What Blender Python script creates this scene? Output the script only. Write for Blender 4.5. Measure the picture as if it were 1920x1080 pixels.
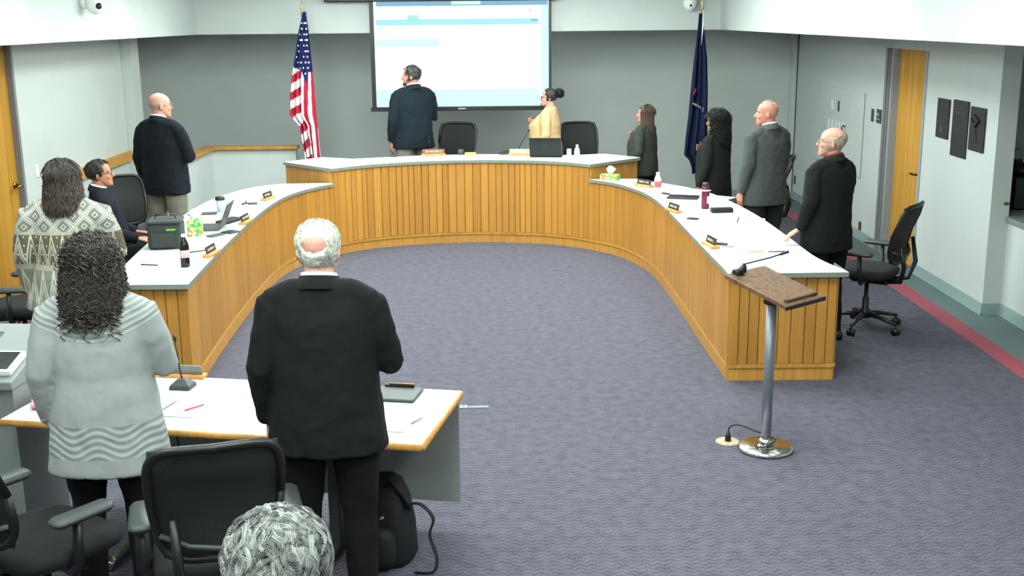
import bpy, math, random
from mathutils import Vector, Matrix, Euler, noise
import numpy as np
random.seed(7)
PI = math.pi
S = bpy.context.scene
COL = S.collection
for o in list(bpy.data.objects): bpy.data.objects.remove(o, do_unlink=True)

# ------------------------------------------------------------------ camera
F_PX, PITCH, ROLL, YAW, CAM_H = 2143.0, 13.3, 0.55, 0.35, 2.55
_p, _r, _y = (math.radians(v) for v in (PITCH, ROLL, YAW))
_F = Vector((math.sin(_y)*math.cos(_p), math.cos(_y)*math.cos(_p), -math.sin(_p)))
_R0 = Vector((math.cos(_y), -math.sin(_y), 0)); _U0 = _R0.cross(_F)
_R = _R0*math.cos(_r) - _U0*math.sin(_r); _U = _R0*math.sin(_r) + _U0*math.cos(_r)
camd = bpy.data.cameras.new('camera'); cam = bpy.data.objects.new('camera', camd); COL.objects.link(cam)
camd.sensor_fit = 'HORIZONTAL'; camd.sensor_width = 36.0; camd.lens = 36.0*F_PX/1920.0
camd.clip_start = 0.05; camd.clip_end = 100
cam.matrix_world = Matrix(((_R.x, _U.x, -_F.x, 0), (_R.y, _U.y, -_F.y, 0), (_R.z, _U.z, -_F.z, CAM_H), (0, 0, 0, 1)))
S.camera = cam
def _ray(x, y): return _F + _R*((x-960)/F_PX) - _U*((y-540)/F_PX)
def atz(x, y, z):            # where a sight line meets a level surface of height z
    d = _ray(x, y); t = (z-CAM_H)/d.z; return Vector((d.x*t, d.y*t, z))
def aty(x, y, Y):
    d = _ray(x, y); t = Y/d.y; return Vector((d.x*t, Y, CAM_H+d.z*t))
def atx(x, y, X):
    d = _ray(x, y); t = X/d.x; return Vector((X, d.y*t, CAM_H+d.z*t))

# ------------------------------------------------------------------ world, exposure
w = bpy.data.worlds.new('world'); S.world = w; w.use_nodes = True
w.node_tree.nodes['Background'].inputs[0].default_value = (0.60, 0.68, 0.66, 1)
w.node_tree.nodes['Background'].inputs[1].default_value = 0.0
S.view_settings.view_transform = 'Standard'; S.view_settings.look = 'None'
S.view_settings.gamma = 1.0; S.view_settings.use_curve_mapping = False
S.view_settings.exposure = 0.02
LIGHT_RGB = (0.91, 1.0, 0.96)
PANEL_E = 26.0        # radiance of the ceiling luminaires
SPOT_W = 80.0         # watts of each soffit downlight

# ------------------------------------------------------------------ materials
MATS = {}
def srgb(r, g, b):
    f = lambda c: (c/255/12.92) if c/255 <= .04045 else ((c/255+.055)/1.055)**2.4
    return (f(r), f(g), f(b), 1)
def nodes_of(name):
    m = bpy.data.materials.new(name); m.use_nodes = True
    nt = m.node_tree; return m, nt, nt.nodes['Principled BSDF']
def mat(name, rgb, rough=.5, metal=0.0, var=.12, scale=30, bump=0.0, bscale=None, spec=.5, alpha=1.0, stretch=(1, 1, 1), coat=0, trans=0):
    if name in MATS: return MATS[name]
    m, nt, b = nodes_of(name); N = nt.nodes; L = nt.links
    c = srgb(*rgb)
    tc = N.new('ShaderNodeTexCoord'); mp = N.new('ShaderNodeMapping'); mp.inputs['Scale'].default_value = stretch
    L.new(tc.outputs['Object'], mp.inputs['Vector'])
    nz = N.new('ShaderNodeTexNoise'); nz.inputs['Scale'].default_value = scale; nz.inputs['Detail'].default_value = 4
    L.new(mp.outputs[0], nz.inputs['Vector'])
    cr = N.new('ShaderNodeValToRGB')
    cr.color_ramp.elements[0].position = .3; cr.color_ramp.elements[1].position = .7
    cr.color_ramp.elements[0].color = tuple(v*(1-var) for v in c[:3])+(1,)
    cr.color_ramp.elements[1].color = tuple(min(1, v*(1+var)) for v in c[:3])+(1,)
    L.new(nz.outputs['Fac'], cr.inputs[0]); L.new(cr.outputs[0], b.inputs['Base Color'])
    b.inputs['Roughness'].default_value = rough; b.inputs['Metallic'].default_value = metal
    b.inputs['Specular IOR Level'].default_value = spec; b.inputs['Alpha'].default_value = alpha
    b.inputs['Coat Weight'].default_value = coat; b.inputs['Transmission Weight'].default_value = trans
    if bump:
        n2 = N.new('ShaderNodeTexNoise'); n2.inputs['Scale'].default_value = bscale or scale*3; n2.inputs['Detail'].default_value = 3
        L.new(mp.outputs[0], n2.inputs['Vector'])
        bp = N.new('ShaderNodeBump'); bp.inputs['Strength'].default_value = bump; bp.inputs['Distance'].default_value = .01
        L.new(n2.outputs['Fac'], bp.inputs['Height']); L.new(bp.outputs[0], b.inputs['Normal'])
    MATS[name] = m; return m
def emit(name, rgb, strength):
    if name in MATS: return MATS[name]
    m, nt, b = nodes_of(name)
    b.inputs['Base Color'].default_value = tuple(v*.12 for v in srgb(*rgb)[:3])+(1,); b.inputs['Emission Color'].default_value = srgb(*rgb)
    b.inputs['Emission Strength'].default_value = strength; b.inputs['Roughness'].default_value = .8
    MATS[name] = m; return m
class NT:                     # a tiny helper to write node maths
    def __init__(s, nt): s.nt = nt
    def m(s, op, a, b=None, c=None):
        n = s.nt.nodes.new('ShaderNodeMath'); n.operation = op
        for i, v in enumerate((a, b, c)):
            if v is None: continue
            if isinstance(v, (int, float)): n.inputs[i].default_value = v
            else: s.nt.links.new(v, n.inputs[i])
        return n.outputs[0]
    def mix(s, f, a, b):
        n = s.nt.nodes.new('ShaderNodeMix'); n.data_type = 'RGBA'
        for i, v in ((0, f), (6, a), (7, b)):
            if isinstance(v, (int, float)): n.inputs[i].default_value = v
            elif isinstance(v, tuple): n.inputs[i].default_value = v
            else: s.nt.links.new(v, n.inputs[i])
        return n.outputs[2]
def oak(name, lo, hi, grain=1.0):
    m, nt, b = nodes_of(name); N = nt.nodes; L = nt.links; h = NT(nt)
    tc = N.new('ShaderNodeTexCoord'); oi = N.new('ShaderNodeObjectInfo')
    off = N.new('ShaderNodeVectorMath'); off.operation = 'ADD'
    cb = N.new('ShaderNodeCombineXYZ'); L.new(h.m('MULTIPLY', oi.outputs['Random'], 50.0), cb.inputs[0]); L.new(h.m('MULTIPLY', oi.outputs['Random'], 31.0), cb.inputs[2])
    L.new(tc.outputs['Object'], off.inputs[0]); L.new(cb.outputs[0], off.inputs[1])
    mp = N.new('ShaderNodeMapping'); mp.inputs['Scale'].default_value = (28*grain, 28*grain, 1.6*grain); L.new(off.outputs[0], mp.inputs[0])
    nz = N.new('ShaderNodeTexNoise'); nz.inputs['Scale'].default_value = 1.5; nz.inputs['Detail'].default_value = 5; nz.inputs['Distortion'].default_value = 1.2
    L.new(mp.outputs[0], nz.inputs['Vector'])
    cr = N.new('ShaderNodeValToRGB'); cr.color_ramp.elements[0].position = .33; cr.color_ramp.elements[1].position = .66
    cr.color_ramp.elements[0].color = srgb(*lo); cr.color_ramp.elements[1].color = srgb(*hi)
    L.new(nz.outputs['Fac'], cr.inputs[0])
    hs = N.new('ShaderNodeHueSaturation'); L.new(cr.outputs[0], hs.inputs['Color'])
    L.new(h.m('ADD', h.m('MULTIPLY', oi.outputs['Random'], .26), .86), hs.inputs['Value'])
    L.new(hs.outputs[0], b.inputs['Base Color'])
    b.inputs['Roughness'].default_value = .42; b.inputs['Specular IOR Level'].default_value = .35
    MATS[name] = m; return m
M_OAK = oak('oak', (164, 110, 44), (192, 140, 66))
M_OAKT = oak('oak_trim', (178, 124, 52), (198, 146, 72), .6)
M_DOOR = oak('door_oak', (178, 126, 42), (204, 150, 62), .25)
M_WALNUT = oak('walnut', (74, 52, 38), (112, 84, 62), .8)
M_WALL = mat('wall_paint', (190, 195, 192), .85, var=.02, scale=4, bump=.05, bscale=220)
M_WALLB = M_WALL
M_SOFF = M_WALL
M_CEIL = mat('ceiling_tile', (205, 210, 205), .9, var=.05, scale=60)
M_BASEB = mat('baseboard_vinyl', (140, 160, 158), .55, var=.04)
M_RED = mat('carpet_red', (150, 72, 84), .95, var=.12, scale=180, bump=.3)
M_GREYC = mat('carpet_grey', (92, 108, 110), .95, var=.12, scale=180, bump=.3)
M_TOP = mat('worktop_laminate', (204, 212, 210), .35, var=.02, scale=50)
M_EDGE = mat('worktop_edge', (120, 128, 118), .5, var=.05)
M_CORE = mat('desk_core', (128, 84, 30), .7, var=.1)
M_STEEL = mat('brushed_steel', (128, 130, 140), .42, .5, var=.05)
M_CHROME = mat('chrome', (225, 225, 215), .12, 1.0, var=.02)
M_FRAME = mat('door_frame_grey', (122, 122, 124), .5, var=.03)
M_FRAMEL = mat('door_frame_light', (150, 158, 164), .5, var=.03)
M_BLACK = mat('black_plastic', (15, 16, 16), .45, var=.1)
M_DGREY = mat('dark_grey_plastic', (58, 62, 62), .5, var=.08)
M_SEAT = mat('chair_fabric', (14, 15, 16), .9, var=.2, scale=200, bump=.2)
M_MESH = mat('chair_mesh', (30, 32, 32), .85, var=.25, scale=400, bump=.2, alpha=.9)
M_WHITEP = mat('white_plastic', (228, 230, 228), .4, var=.03)
M_PAPER = mat('paper', (236, 238, 238), .8, var=.02)
M_BRASS = mat('brass', (170, 130, 60), .3, 1.0, var=.05)
M_BRONZE = mat('bronze_plaque', (62, 60, 58), .45, .5, var=.2, scale=40, bump=.2)
M_GREYLAM = mat('grey_laminate', (120, 125, 126), .5, var=.03)
M_PANELG = mat('grey_panel', (140, 143, 141), .6, var=.04)

def carpet():
    m, nt, b = nodes_of('carpet'); N = nt.nodes; L = nt.links; h = NT(nt)
    tc = N.new('ShaderNodeTexCoord'); sx = N.new('ShaderNodeSeparateXYZ'); L.new(tc.outputs['Object'], sx.inputs[0])
    zz = h.m('MULTIPLY', h.m('ABSOLUTE', h.m('SUBTRACT', h.m('FRACT', h.m('MULTIPLY', sx.outputs[0], 16.0)), .5)), 1.1)
    st = h.m('ABSOLUTE', h.m('SUBTRACT', h.m('FRACT', h.m('ADD', h.m('MULTIPLY', sx.outputs[1], 26.0), zz)), .5))
    nz = N.new('ShaderNodeTexNoise'); nz.inputs['Scale'].default_value = 120; nz.inputs['Detail'].default_value = 6; L.new(tc.outputs['Object'], nz.inputs['Vector'])
    n2 = N.new('ShaderNodeTexNoise'); n2.inputs['Scale'].default_value = 14; n2.inputs['Detail'].default_value = 6; L.new(tc.outputs['Object'], n2.inputs['Vector'])
    f = h.m('ADD', h.m('MULTIPLY', st, .45), h.m('ADD', h.m('MULTIPLY', nz.outputs['Fac'], .9), h.m('MULTIPLY', n2.outputs['Fac'], .5)))
    cr = N.new('ShaderNodeValToRGB'); cr.color_ramp.elements[0].position = .5; cr.color_ramp.elements[1].position = 1.2 if False else 1.0
    cr.color_ramp.elements[0].color = srgb(56, 55, 64); cr.color_ramp.elements[1].color = srgb(100, 97, 108)
    L.new(f, cr.inputs[0]); L.new(cr.outputs[0], b.inputs['Base Color'])
    bp = N.new('ShaderNodeBump'); bp.inputs['Strength'].default_value = .5; bp.inputs['Distance'].default_value = .008
    L.new(f, bp.inputs['Height']); L.new(bp.outputs[0], b.inputs['Normal'])
    b.inputs['Roughness'].default_value = 1.0; b.inputs['Specular IOR Level'].default_value = .1
    return m
M_CARPET = carpet()

# ------------------------------------------------------------------ mesh building
class MB:
    def __init__(s): s.v = []; s.f = []; s.mi = []; s.cur = 0
    def add(s, vs, fs):
        n = len(s.v); s.v += [tuple(p) for p in vs]
        for f in fs: s.f.append(tuple(i+n for i in f)); s.mi.append(s.cur)
        return s
    def box(s, x0, x1, y0, y1, z0, z1):
        v = [(x, y, z) for z in (z0, z1) for y in (y0, y1) for x in (x0, x1)]
        return s.add(v, [(0, 2, 3, 1), (4, 5, 7, 6), (0, 1, 5, 4), (2, 6, 7, 3), (0, 4, 6, 2), (1, 3, 7, 5)])
    def loft(s, rings, cap=True):
        n = len(rings[0]); v = [p for r in rings for p in r]; f = []
        for i in range(len(rings)-1):
            for j in range(n):
                k = (j+1) % n; f.append((i*n+j, i*n+k, (i+1)*n+k, (i+1)*n+j))
        if cap:
            f.append(tuple(range(n-1, -1, -1))); b = (len(rings)-1)*n; f.append(tuple(range(b, b+n)))
        return s.add(v, f)
    def ell(s, zs, n=20, e=2.0):            # rings (z, rx, ry, cx, cy)
        R = []
        for z, rx, ry, cx, cy in zs:
            r = []
            for k in range(n):
                a = 2*PI*k/n; c, q = math.cos(a), math.sin(a)
                r.append((cx+rx*math.copysign(abs(c)**(2/e), c), cy+ry*math.copysign(abs(q)**(2/e), q), z))
            R.append(r)
        return s.loft(R)
    def tube(s, pts, rad, n=10, flat=(1, 1), up=None):
        pts = [Vector(p) for p in pts]
        if isinstance(rad, (int, float)): rad = [rad]*len(pts)
        R = []; prev = None
        for i, p in enumerate(pts):
            t = (pts[min(i+1, len(pts)-1)]-pts[max(i-1, 0)]).normalized()
            if prev is None:
                a = Vector(up) if up else (Vector((0, 0, 1)) if abs(t.z) < .9 else Vector((1, 0, 0)))
                u = (a - t*a.dot(t)).normalized()
            else: u = (prev - t*prev.dot(t)).normalized()
            prev = u; q = t.cross(u)
            R.append([p+u*(math.cos(2*PI*k/n)*rad[i]*flat[0])+q*(math.sin(2*PI*k/n)*rad[i]*flat[1]) for k in range(n)])
        return s.loft(R)
    def lathe(s, prof, n=20, c=(0, 0)):
        return s.loft([[(c[0]+r*math.cos(2*PI*k/n), c[1]+r*math.sin(2*PI*k/n), z) for k in range(n)] for r, z in prof])
    def sph(s, c, r, n=12, m=8):
        if isinstance(r, (int, float)): r = (r, r, r)
        return s.loft([[(c[0]+r[0]*math.sin(PI*(i+.02)/(m+.04))*math.cos(2*PI*k/n), c[1]+r[1]*math.sin(PI*(i+.02)/(m+.04))*math.sin(2*PI*k/n), c[2]-r[2]*math.cos(PI*(i+.02)/(m+.04))) for k in range(n)] for i in range(m+1)])
    def prism(s, poly, z0, z1):
        return s.loft([[(x, y, z0) for x, y in poly], [(x, y, z1) for x, y in poly]])
    def rbox(s, x0, x1, y0, y1, z0, z1, r=.01, k=3):    # upright corners rounded, small chamfer top and bottom
        P = []
        for cx, cy, a0 in ((x1-r, y1-r, 0), (x0+r, y1-r, PI/2), (x0+r, y0+r, PI), (x1-r, y0+r, 1.5*PI)):
            for i in range(k+1):
                a = a0+PI/2*i/k; P.append((cx, cy, math.cos(a), math.sin(a)))
        c = min(r*.5, (z1-z0)*.4); R = []
        for z, rr in ((z0, r-c), (z0+c, r), (z1-c, r), (z1, r-c)):
            R.append([(cx+rr*ca, cy+rr*sa, z) for cx, cy, ca, sa in P])
        return s.loft(R)
    def xf(s, M):
        s.v = [tuple(M @ Vector(p)) for p in s.v]; return s
    def mesh(s, name, smooth=False):
        me = bpy.data.meshes.new(name); me.from_pydata(s.v, [], s.f)
        if any(s.mi): me.polygons.foreach_set('material_index', s.mi)
        me.polygons.foreach_set('use_smooth', [smooth]*len(me.polygons)); me.update(); return me
def T(x=0, y=0, z=0): return Matrix.Translation((x, y, z))
def RZ(a): return Matrix.Rotation(a, 4, 'Z')
def RX(a): return Matrix.Rotation(a, 4, 'X')
def RY(a): return Matrix.Rotation(a, 4, 'Y')
def obj(name, mb, m, parent=None, smooth=False, loc=None, rot=None):
    me = mb if isinstance(mb, bpy.types.Mesh) else mb.mesh(name, smooth)
    if not me.materials:
        for q in (m if isinstance(m, (list, tuple)) else [m]): me.materials.append(q)
    o = bpy.data.objects.new(name, me); COL.objects.link(o)
    if parent is not None: o.parent = parent
    if loc is not None: o.location = loc
    if rot is not None: o.rotation_euler = rot
    return o
def tag(o, label, cat, group=None):
    o['label'] = label; o['category'] = cat
    if group: o['group'] = group
    return o
def thing(name, label, cat, loc=(0, 0, 0), rz=0.0, group=None):
    o = bpy.data.objects.new(name, None); COL.objects.link(o); o.empty_display_size = .1
    o.location = loc; o.rotation_euler = (0, 0, rz); return tag(o, label, cat, group)
def struct(name, mb, m, smooth=False):
    o = obj(name, mb, m, None, smooth); o['kind'] = 'structure'; return o
def dup(root, loc, rz, label=None, group=None):
    def cp(o, par):
        c = o.copy(); COL.objects.link(c)
        if par: c.parent = par
        for ch in KIDS.get(o.name, []): cp(ch, c)
        return c
    KIDS = {}
    for o in bpy.data.objects:
        if o.parent: KIDS.setdefault(o.parent.name, []).append(o)
    r = cp(root, None); r.location = loc; r.rotation_euler = (0, 0, rz)
    if label: r['label'] = label
    if group: r['group'] = group
    return r
def bevel(o, wd=.004, seg=2):
    b = o.modifiers.new('bevel', 'BEVEL'); b.width = wd; b.segments = seg; b.limit_method = 'ANGLE'; return o
def catmull(P, n=8):
    P = [Vector(p) for p in P]; out = []
    for i in range(len(P)-1):
        a, b, c, d = P[max(i-1, 0)], P[i], P[i+1], P[min(i+2, len(P)-1)]
        for k in range(n):
            t = k/n
            out.append(.5*((2*b)+(c-a)*t+(2*a-5*b+4*c-d)*t*t+(3*b-a-3*c+d)*t**3))
    out.append(P[-1]); return out

# ------------------------------------------------------------------ the room
XL, XR, YF, ZC, ZS = -4.6, 4.13, 16.35, 3.05, 2.38
SL, SR, SF = -3.85, 2.75, 14.8
struct('floor', MB().box(-5.6, 5.3, -2.0, 16.6, -.1, 0), M_CARPET)
struct('ceiling', MB().box(-5.6, 5.3, -2.0, 16.6, ZC, ZC+.1), M_CEIL)
struct('wall_far', MB().box(-5.6, 5.3, YF, YF+.15, 0, ZC), M_WALLB)
struct('wall_near', MB().box(-5.6, 5.3, -2.0, -1.85, 0, ZC), M_WALL)
DL0, DL1 = 9.95, 10.9      # left door
mb = MB().box(XL-.15, XL, -2, DL0, 0, ZC).box(XL-.15, XL, DL1, 14.05, 0, ZC).box(XL-.15, XL, DL0, DL1, 2.36, ZC)
mb.box(-5.55, -5.4, 13.9, YF, 0, ZC).box(-5.5, XL-.15, 13.9, 14.05, 0, ZC)
struct('wall_left', mb, M_WALL)
DR0, DR1 = 11.30, 12.22    # right door
WRN = 9.57
mb = MB().box(XR, XR+.16, WRN, DR0, 0, ZC).box(XR, XR+.16, DR1, YF, 0, ZC).box(XR, XR+.16, DR0, DR1, 2.2, ZC)
mb.box(XR+.16, XR+1.0, 10.6, 10.72, 0, ZC).box(XR+.16, XR+.28, 6.2, 10.6, 0, .82).box(XR+.9, XR+1.02, 6.2, 10.6, 0, ZC)
mb.box(XR+.13, XR+1.0, 6.1, 6.2, 0, ZC).box(XR, XR+.16, -2, 6.2, 0, ZC)
struct('wall_right', mb, M_WALL)
struct('trim_1', MB().box(-5.45, SL, -1.85, YF, ZS, ZC), M_SOFF)
struct('trim_2', MB().box(SR, XR+1.0, -1.85, YF, ZS, ZC), M_SOFF)
struct('trim_3', MB().box(SL, SR, SF, YF, ZS, ZC), M_SOFF)
# pilaster at the end of the left wall
struct('trim_4', MB().box(XL-.14, XL+.13, 14.06, 14.35, 0, ZS-.001), M_WALLB)
struct('trim_5', MB().box(XR-.09, XR-.02, 16.22, YF-.001, 0, ZS-.001), M_WALLB)
# carpet borders
struct('trim_6', MB().box(3.70, 3.87, -1.8, 15.9, -.01, .004), M_RED)
struct('trim_7', MB().box(3.872, XR+.30, -1.8, 15.9, -.01, .003), M_GREYC)
struct('trim_8', MB().box(-4.34, -4.17, -1.8, 13.5, -.01, .004), M_RED)
struct('trim_9', MB().box(XL+.01, -4.342, -1.8, 13.5, -.01, .003), M_GREYC)
struct('trim_10', MB().box(-3.6, XR-.1, 15.92, YF-.02, -.01, .003), M_GREYC)
# skirting
mb = MB()
for y0, y1, x in ((WRN-.012, DR0-.06, XR), (DR1+.1, YF, XR)): mb.box(x-.012, x, y0, y1, 0, .105).box(x-.022, x, y0, y1, 0, .014)
mb.box(XR, XR+.16, WRN-.012, WRN, 0, .105).box(XR+.148, XR+.16, 6.2, WRN-.012, 0, .105).box(XR+.138, XR+.16, 6.2, WRN-.012, 0, .014)
struct('baseboard_right', mb, M_BASEB)
struct('baseboard_far', MB().box(-3.6, XR-.02, YF-.012, YF, 0, .105), M_BASEB)
struct('baseboard_left', MB().box(XL, XL+.012, -1.8, DL0-.06, 0, .105).box(XL, XL+.012, DL1+.06, 14.05, 0, .105), M_BASEB)
# doors
d = struct('door_1', MB().box(XL-.09, XL-.045, DL0, DL1, .01, 2.36), M_DOOR)
obj('door_frame', MB().box(XL-.14, XL+.012, DL1-.004, DL1+.045, 0, 2.359).box(XL-.14, XL+.012, DL0-.045, DL0+.004, 0, 2.359), M_FRAME, d)
hd = obj('door_handle', MB().tube([(XL-.045, DL1-.09, 1.05), (XL+.03, DL1-.09, 1.05), (XL+.035, DL1-.12, 1.05), (XL+.035, DL1-.2, 1.045)], .012), M_BRASS, d, True)
obj('rose', MB().tube([(XL-.046, DL1-.09, 1.05), (XL-.03, DL1-.09, 1.05)], .032, 16), M_BRASS, hd, True)
d = struct('door_2', MB().box(XR+.06, XR+.105, DR0, DR1, .01, 2.2), M_DOOR)
obj('door_frame', MB().box(XR-.012, XR+.14, DR0-.045, DR0+.004, 0, 2.199).box(XR-.02, XR+.14, DR1-.004, DR1+.05, 0, 2.199), M_FRAMEL, d)
obj('door_frame', MB().box(XR-.035, XR, DR1+.05, DR1+.2, 0, 2.2).box(XR-.05, XR-.035, DR1+.09, DR1+.13, 0, 2.2), M_FRAME, d)
hd = obj('door_handle', MB().tube([(XR+.06, DR0+.08, .98), (XR-.01, DR0+.08, .98), (XR-.015, DR0+.11, .98), (XR-.015, DR0+.2, .975)], .012), M_BLACK, d, True)
obj('rose', MB().tube([(XR+.045, DR0+.08, .98), (XR+.062, DR0+.08, .98)], .032, 16), M_BLACK, hd, True)
# wooden chair rail on the left wall
bevel(tag(obj('wall_rail', MB().box(XL, XL+.05, 11.6, 14.04, .89, 1.01), M_OAKT), 'oak chair rail fixed along the left wall past the door', 'rail'), .006)

# low guard wall with oak cap
g = thing('guard_wall', 'low pale guard wall with oak cap behind the bald man', 'low wall', (-3.2, 14.5, 0))
obj('wall_panel', MB().box(-.58, .57, 0, .1, 0, .96).box(-.58, -.48, -2.2, 0, 0, .96), M_WALL, g)
bevel(obj('cap', MB().prism([(-.62, .13), (-.62, -2.2), (-.44, -2.2), (-.44, -.05), (.6, -.05), (.6, .13)], .96, 1.0), M_OAKT, g), .006)

# alcove counter
bevel(tag(obj('alcove_counter', MB().prism([(XR+.13, 6.21), (XR+.9, 6.21), (XR+.9, 10.598), (XR+.162, 10.598), (XR+.162, WRN-.002), (XR+.13, WRN-.002)], .82, .865), M_GREYLAM), 'pale grey counter top in the wall alcove under the microwave', 'counter'), .006)

# ------------------------------------------------------------------ ceiling lights (unseen wraparound luminaires and soffit downlights)
def ceiling_panel(x, y, wx=.6, wy=1.2):  # unseen fixture; deep glowing sides added to throw light onto the far wall
    t = thing('ceiling_light_offscreen', 'unseen wraparound ceiling luminaire with deep sides added to light the walls', 'ceiling light', (x, y, ZC-.002), 0, 'unseen wraparound ceiling luminaires')
    obj('frame', MB().box(-wx/2-.03, wx/2+.03, -wy/2-.03, wy/2+.03, -.02, 0), M_WHITEP, t)
    R = [[(sx*(wx/2-k), sy*(wy/2-k), z) for sx, sy in ((-1, -1), (1, -1), (1, 1), (-1, 1))] for z, k in ((-.02, 0), (-.10, .01), (-.125, .06))]
    obj('diffuser_offscreen', MB().loft(R), emit('diffuser', (241, 255, 250), PANEL_E), t)
def downlight(x, y, power=SPOT_W):
    t = thing('downlight_offscreen', 'round recessed downlight washing the soffit face', 'downlight', (x, y, ZC-.002), 0, 'soffit downlights')
    obj('ring', MB().loft([[(r*math.cos(2*PI*k/24), r*math.sin(2*PI*k/24), z) for k in range(24)] for r, z in ((.09, 0), (.09, -.012), (.07, -.012), (.065, 0))], False), M_WHITEP, t)
    ld = bpy.data.lights.new('downlight_lamp_offscreen', 'SPOT'); ld.energy = power; ld.color = LIGHT_RGB; ld.spot_size = math.radians(104); ld.spot_blend = .7; ld.shadow_soft_size = .06
    lo = bpy.data.objects.new('downlight_lamp_offscreen', ld); COL.objects.link(lo); lo.parent = t; lo.location = (0, 0, -.02)
for y in (3.2, 6.2, 9.0, 11.4):
    for x in (-2.2, -0.45, 1.3): ceiling_panel(x, y)
for x in (-1.9, 0.8): ceiling_panel(x, 12.9, 1.2, .6)
ceiling_panel(-.45, .8, 1.2, .6)  # extra unseen luminaire, added to brighten the grey-haired head below
for y in (4.2, 6.75, 9.3, 11.85): downlight(SL+.36, y)
for y in (3.0, 5.6, 8.2, 10.8): downlight(SR-.36, y)
# ------------------------------------------------------------------ the horseshoe desks
ZW, ZM = .80, .965          # wing and centre worktop heights
PL_T = .016
def plank_mesh(hh):
    w2, t, c = .5, PL_T, .06
    ring = [(-w2, 0), (w2, 0), (w2, t*.45), (w2-c, t), (-w2+c, t), (-w2, t*.45)]
    return MB().loft([[(x, y, 0) for x, y in ring], [(x, y, hh) for x, y in ring]]).mesh('plank')
def resample(P, step, jit=.25):
    P = [Vector((p[0], p[1])) for p in P]; d = [0]
    for a, b in zip(P, P[1:]): d.append(d[-1]+(b-a).length)
    tot = d[-1]; n = max(1, round(tot/step)); ws = [1+random.uniform(-jit, jit) for _ in range(n)]
    k = tot/sum(ws); cut = [0]
    for q in ws: cut.append(cut[-1]+q*k)
    cut[-1] = tot
    def at(s):
        for i in range(len(d)-1):
            if s <= d[i+1]+1e-9: return P[i].lerp(P[i+1], (s-d[i])/max(1e-9, d[i+1]-d[i]))
        return P[-1]
    return [(at(cut[i]), at(cut[i+1])) for i in range(n)]
def offs(P, d):              # polyline moved sideways (positive: to the left of its run)
    P = [Vector((p[0], p[1])) for p in P]; out = []
    for i in range(len(P)):
        t = (P[min(i+1, len(P)-1)]-P[max(i-1, 0)]).normalized(); out.append(P[i]+Vector((-t.y, t.x))*d)
    return out
def strip(P, d0, d1, z0, z1):
    A, B = offs(P, d0), offs(P, d1); mb = MB(); R = []
    for a, b in zip(A, B): R.append([(a.x, a.y, z0), (b.x, b.y, z0), (b.x, b.y, z1), (a.x, a.y, z1)])
    return mb.loft(R)
def panelling(root, P, o, ztop, step=.075, z0=.125):
    """planks with their face on the right of the run P, core behind them, base rail and recessed plinth"""
    me = plank_mesh(ztop-z0); me.materials.append(M_OAK)
    for a, b in resample(P, step):
        t = b-a; L = t.length-.0025
        q = bpy.data.objects.new('plank', me); COL.objects.link(q); q.parent = root
        c = (a+b)/2; nrm = Vector((t.y, -t.x)).normalized(); c = c+nrm*0
        q.location = (c.x-o[0], c.y-o[1], z0); q.rotation_euler = (0, 0, math.atan2(t.y, t.x)+PI); q.scale = (L, 1, 1)
    Pl = [(p[0]-o[0], p[1]-o[1]) for p in P]
    obj('core', strip(Pl, .002, .03, .02, ztop), M_CORE, root)
    obj('base_rail', strip(Pl, 0.0, -.020, .095, .122), M_OAKT, root)
    obj('plinth', strip(Pl, .03, -.010, 0, .095), M_OAKT, root)
LIN = [(-2.20, 7.68), (-2.27, 9.0), (-2.31, 10.4), (-2.29, 11.3), (-2.2, 11.85), (-2.04, 12.25), (-1.88, 12.5)]
CIN = [(-1.88, 12.5), (-1.5, 12.83), (-.91, 13.07), (-.29, 13.14), (.33, 13.04), (.69, 12.87), (.95, 12.64)]
RIN = [(.95, 12.64), (1.22, 12.3), (1.41, 11.78), (1.51, 11.2), (1.55, 10.3), (1.57, 9.0), (1.59, 7.83)]
LINs, CINs, RINs = ([tuple(v) for v in catmull(P, 8)] for P in (LIN, CIN, RIN))
LOUT = [(-2.44, 12.5), (-2.72, 12.22), (-2.93, 11.5), (-2.97, 10.43), (-2.9, 9.2), (-2.75, 7.72)]
ROUT = [(2.39, 7.86), (2.31, 8.3), (2.30, 9.08), (2.27, 10.2), (2.14, 11.3), (1.95, 11.86), (1.74, 12.2), (1.46, 12.6)]
LOUTs, ROUTs = ([tuple(v) for v in catmull(P, 6)] for P in (LOUT, ROUT))
def worktop(root, o, poly, z, name='worktop'):
    wt = obj(name, MB().prism([(x-o[0], y-o[1]) for x, y in poly], z-.035, z), [M_TOP], root)
    return wt
def edge_band(root, o, P, z):
    obj('edge_band', strip([(p[0]-o[0], p[1]-o[1]) for p in P], 0.001, -.003, z-.034, z-.001), M_EDGE, root)
# left wing
o = (-2.5, 10.0)
dl = thing('wing_desk', 'curved oak wing desk with white top carrying the cooler bag', 'desk', (o[0], o[1], 0), 0)
panelling(dl, LINs, o, ZW-.035)
panelling(dl, [(-2.68, 7.68), (-2.2, 7.68)], o, ZW-.035)
inner = [(p.x, p.y) for p in offs(LINs, -.03)]
front = [(-2.75, 7.62), (-2.165, 7.62)]
poly = [front[0], front[1]]+inner[1:-1]+[(-1.87, 12.47)]+[(-1.92, 12.52)]+LOUTs[:-1]
worktop(dl, o, poly, ZW); edge_band(dl, o, [front[0], front[1]]+inner[1:-1]+[(-1.87, 12.47)], ZW)
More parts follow.
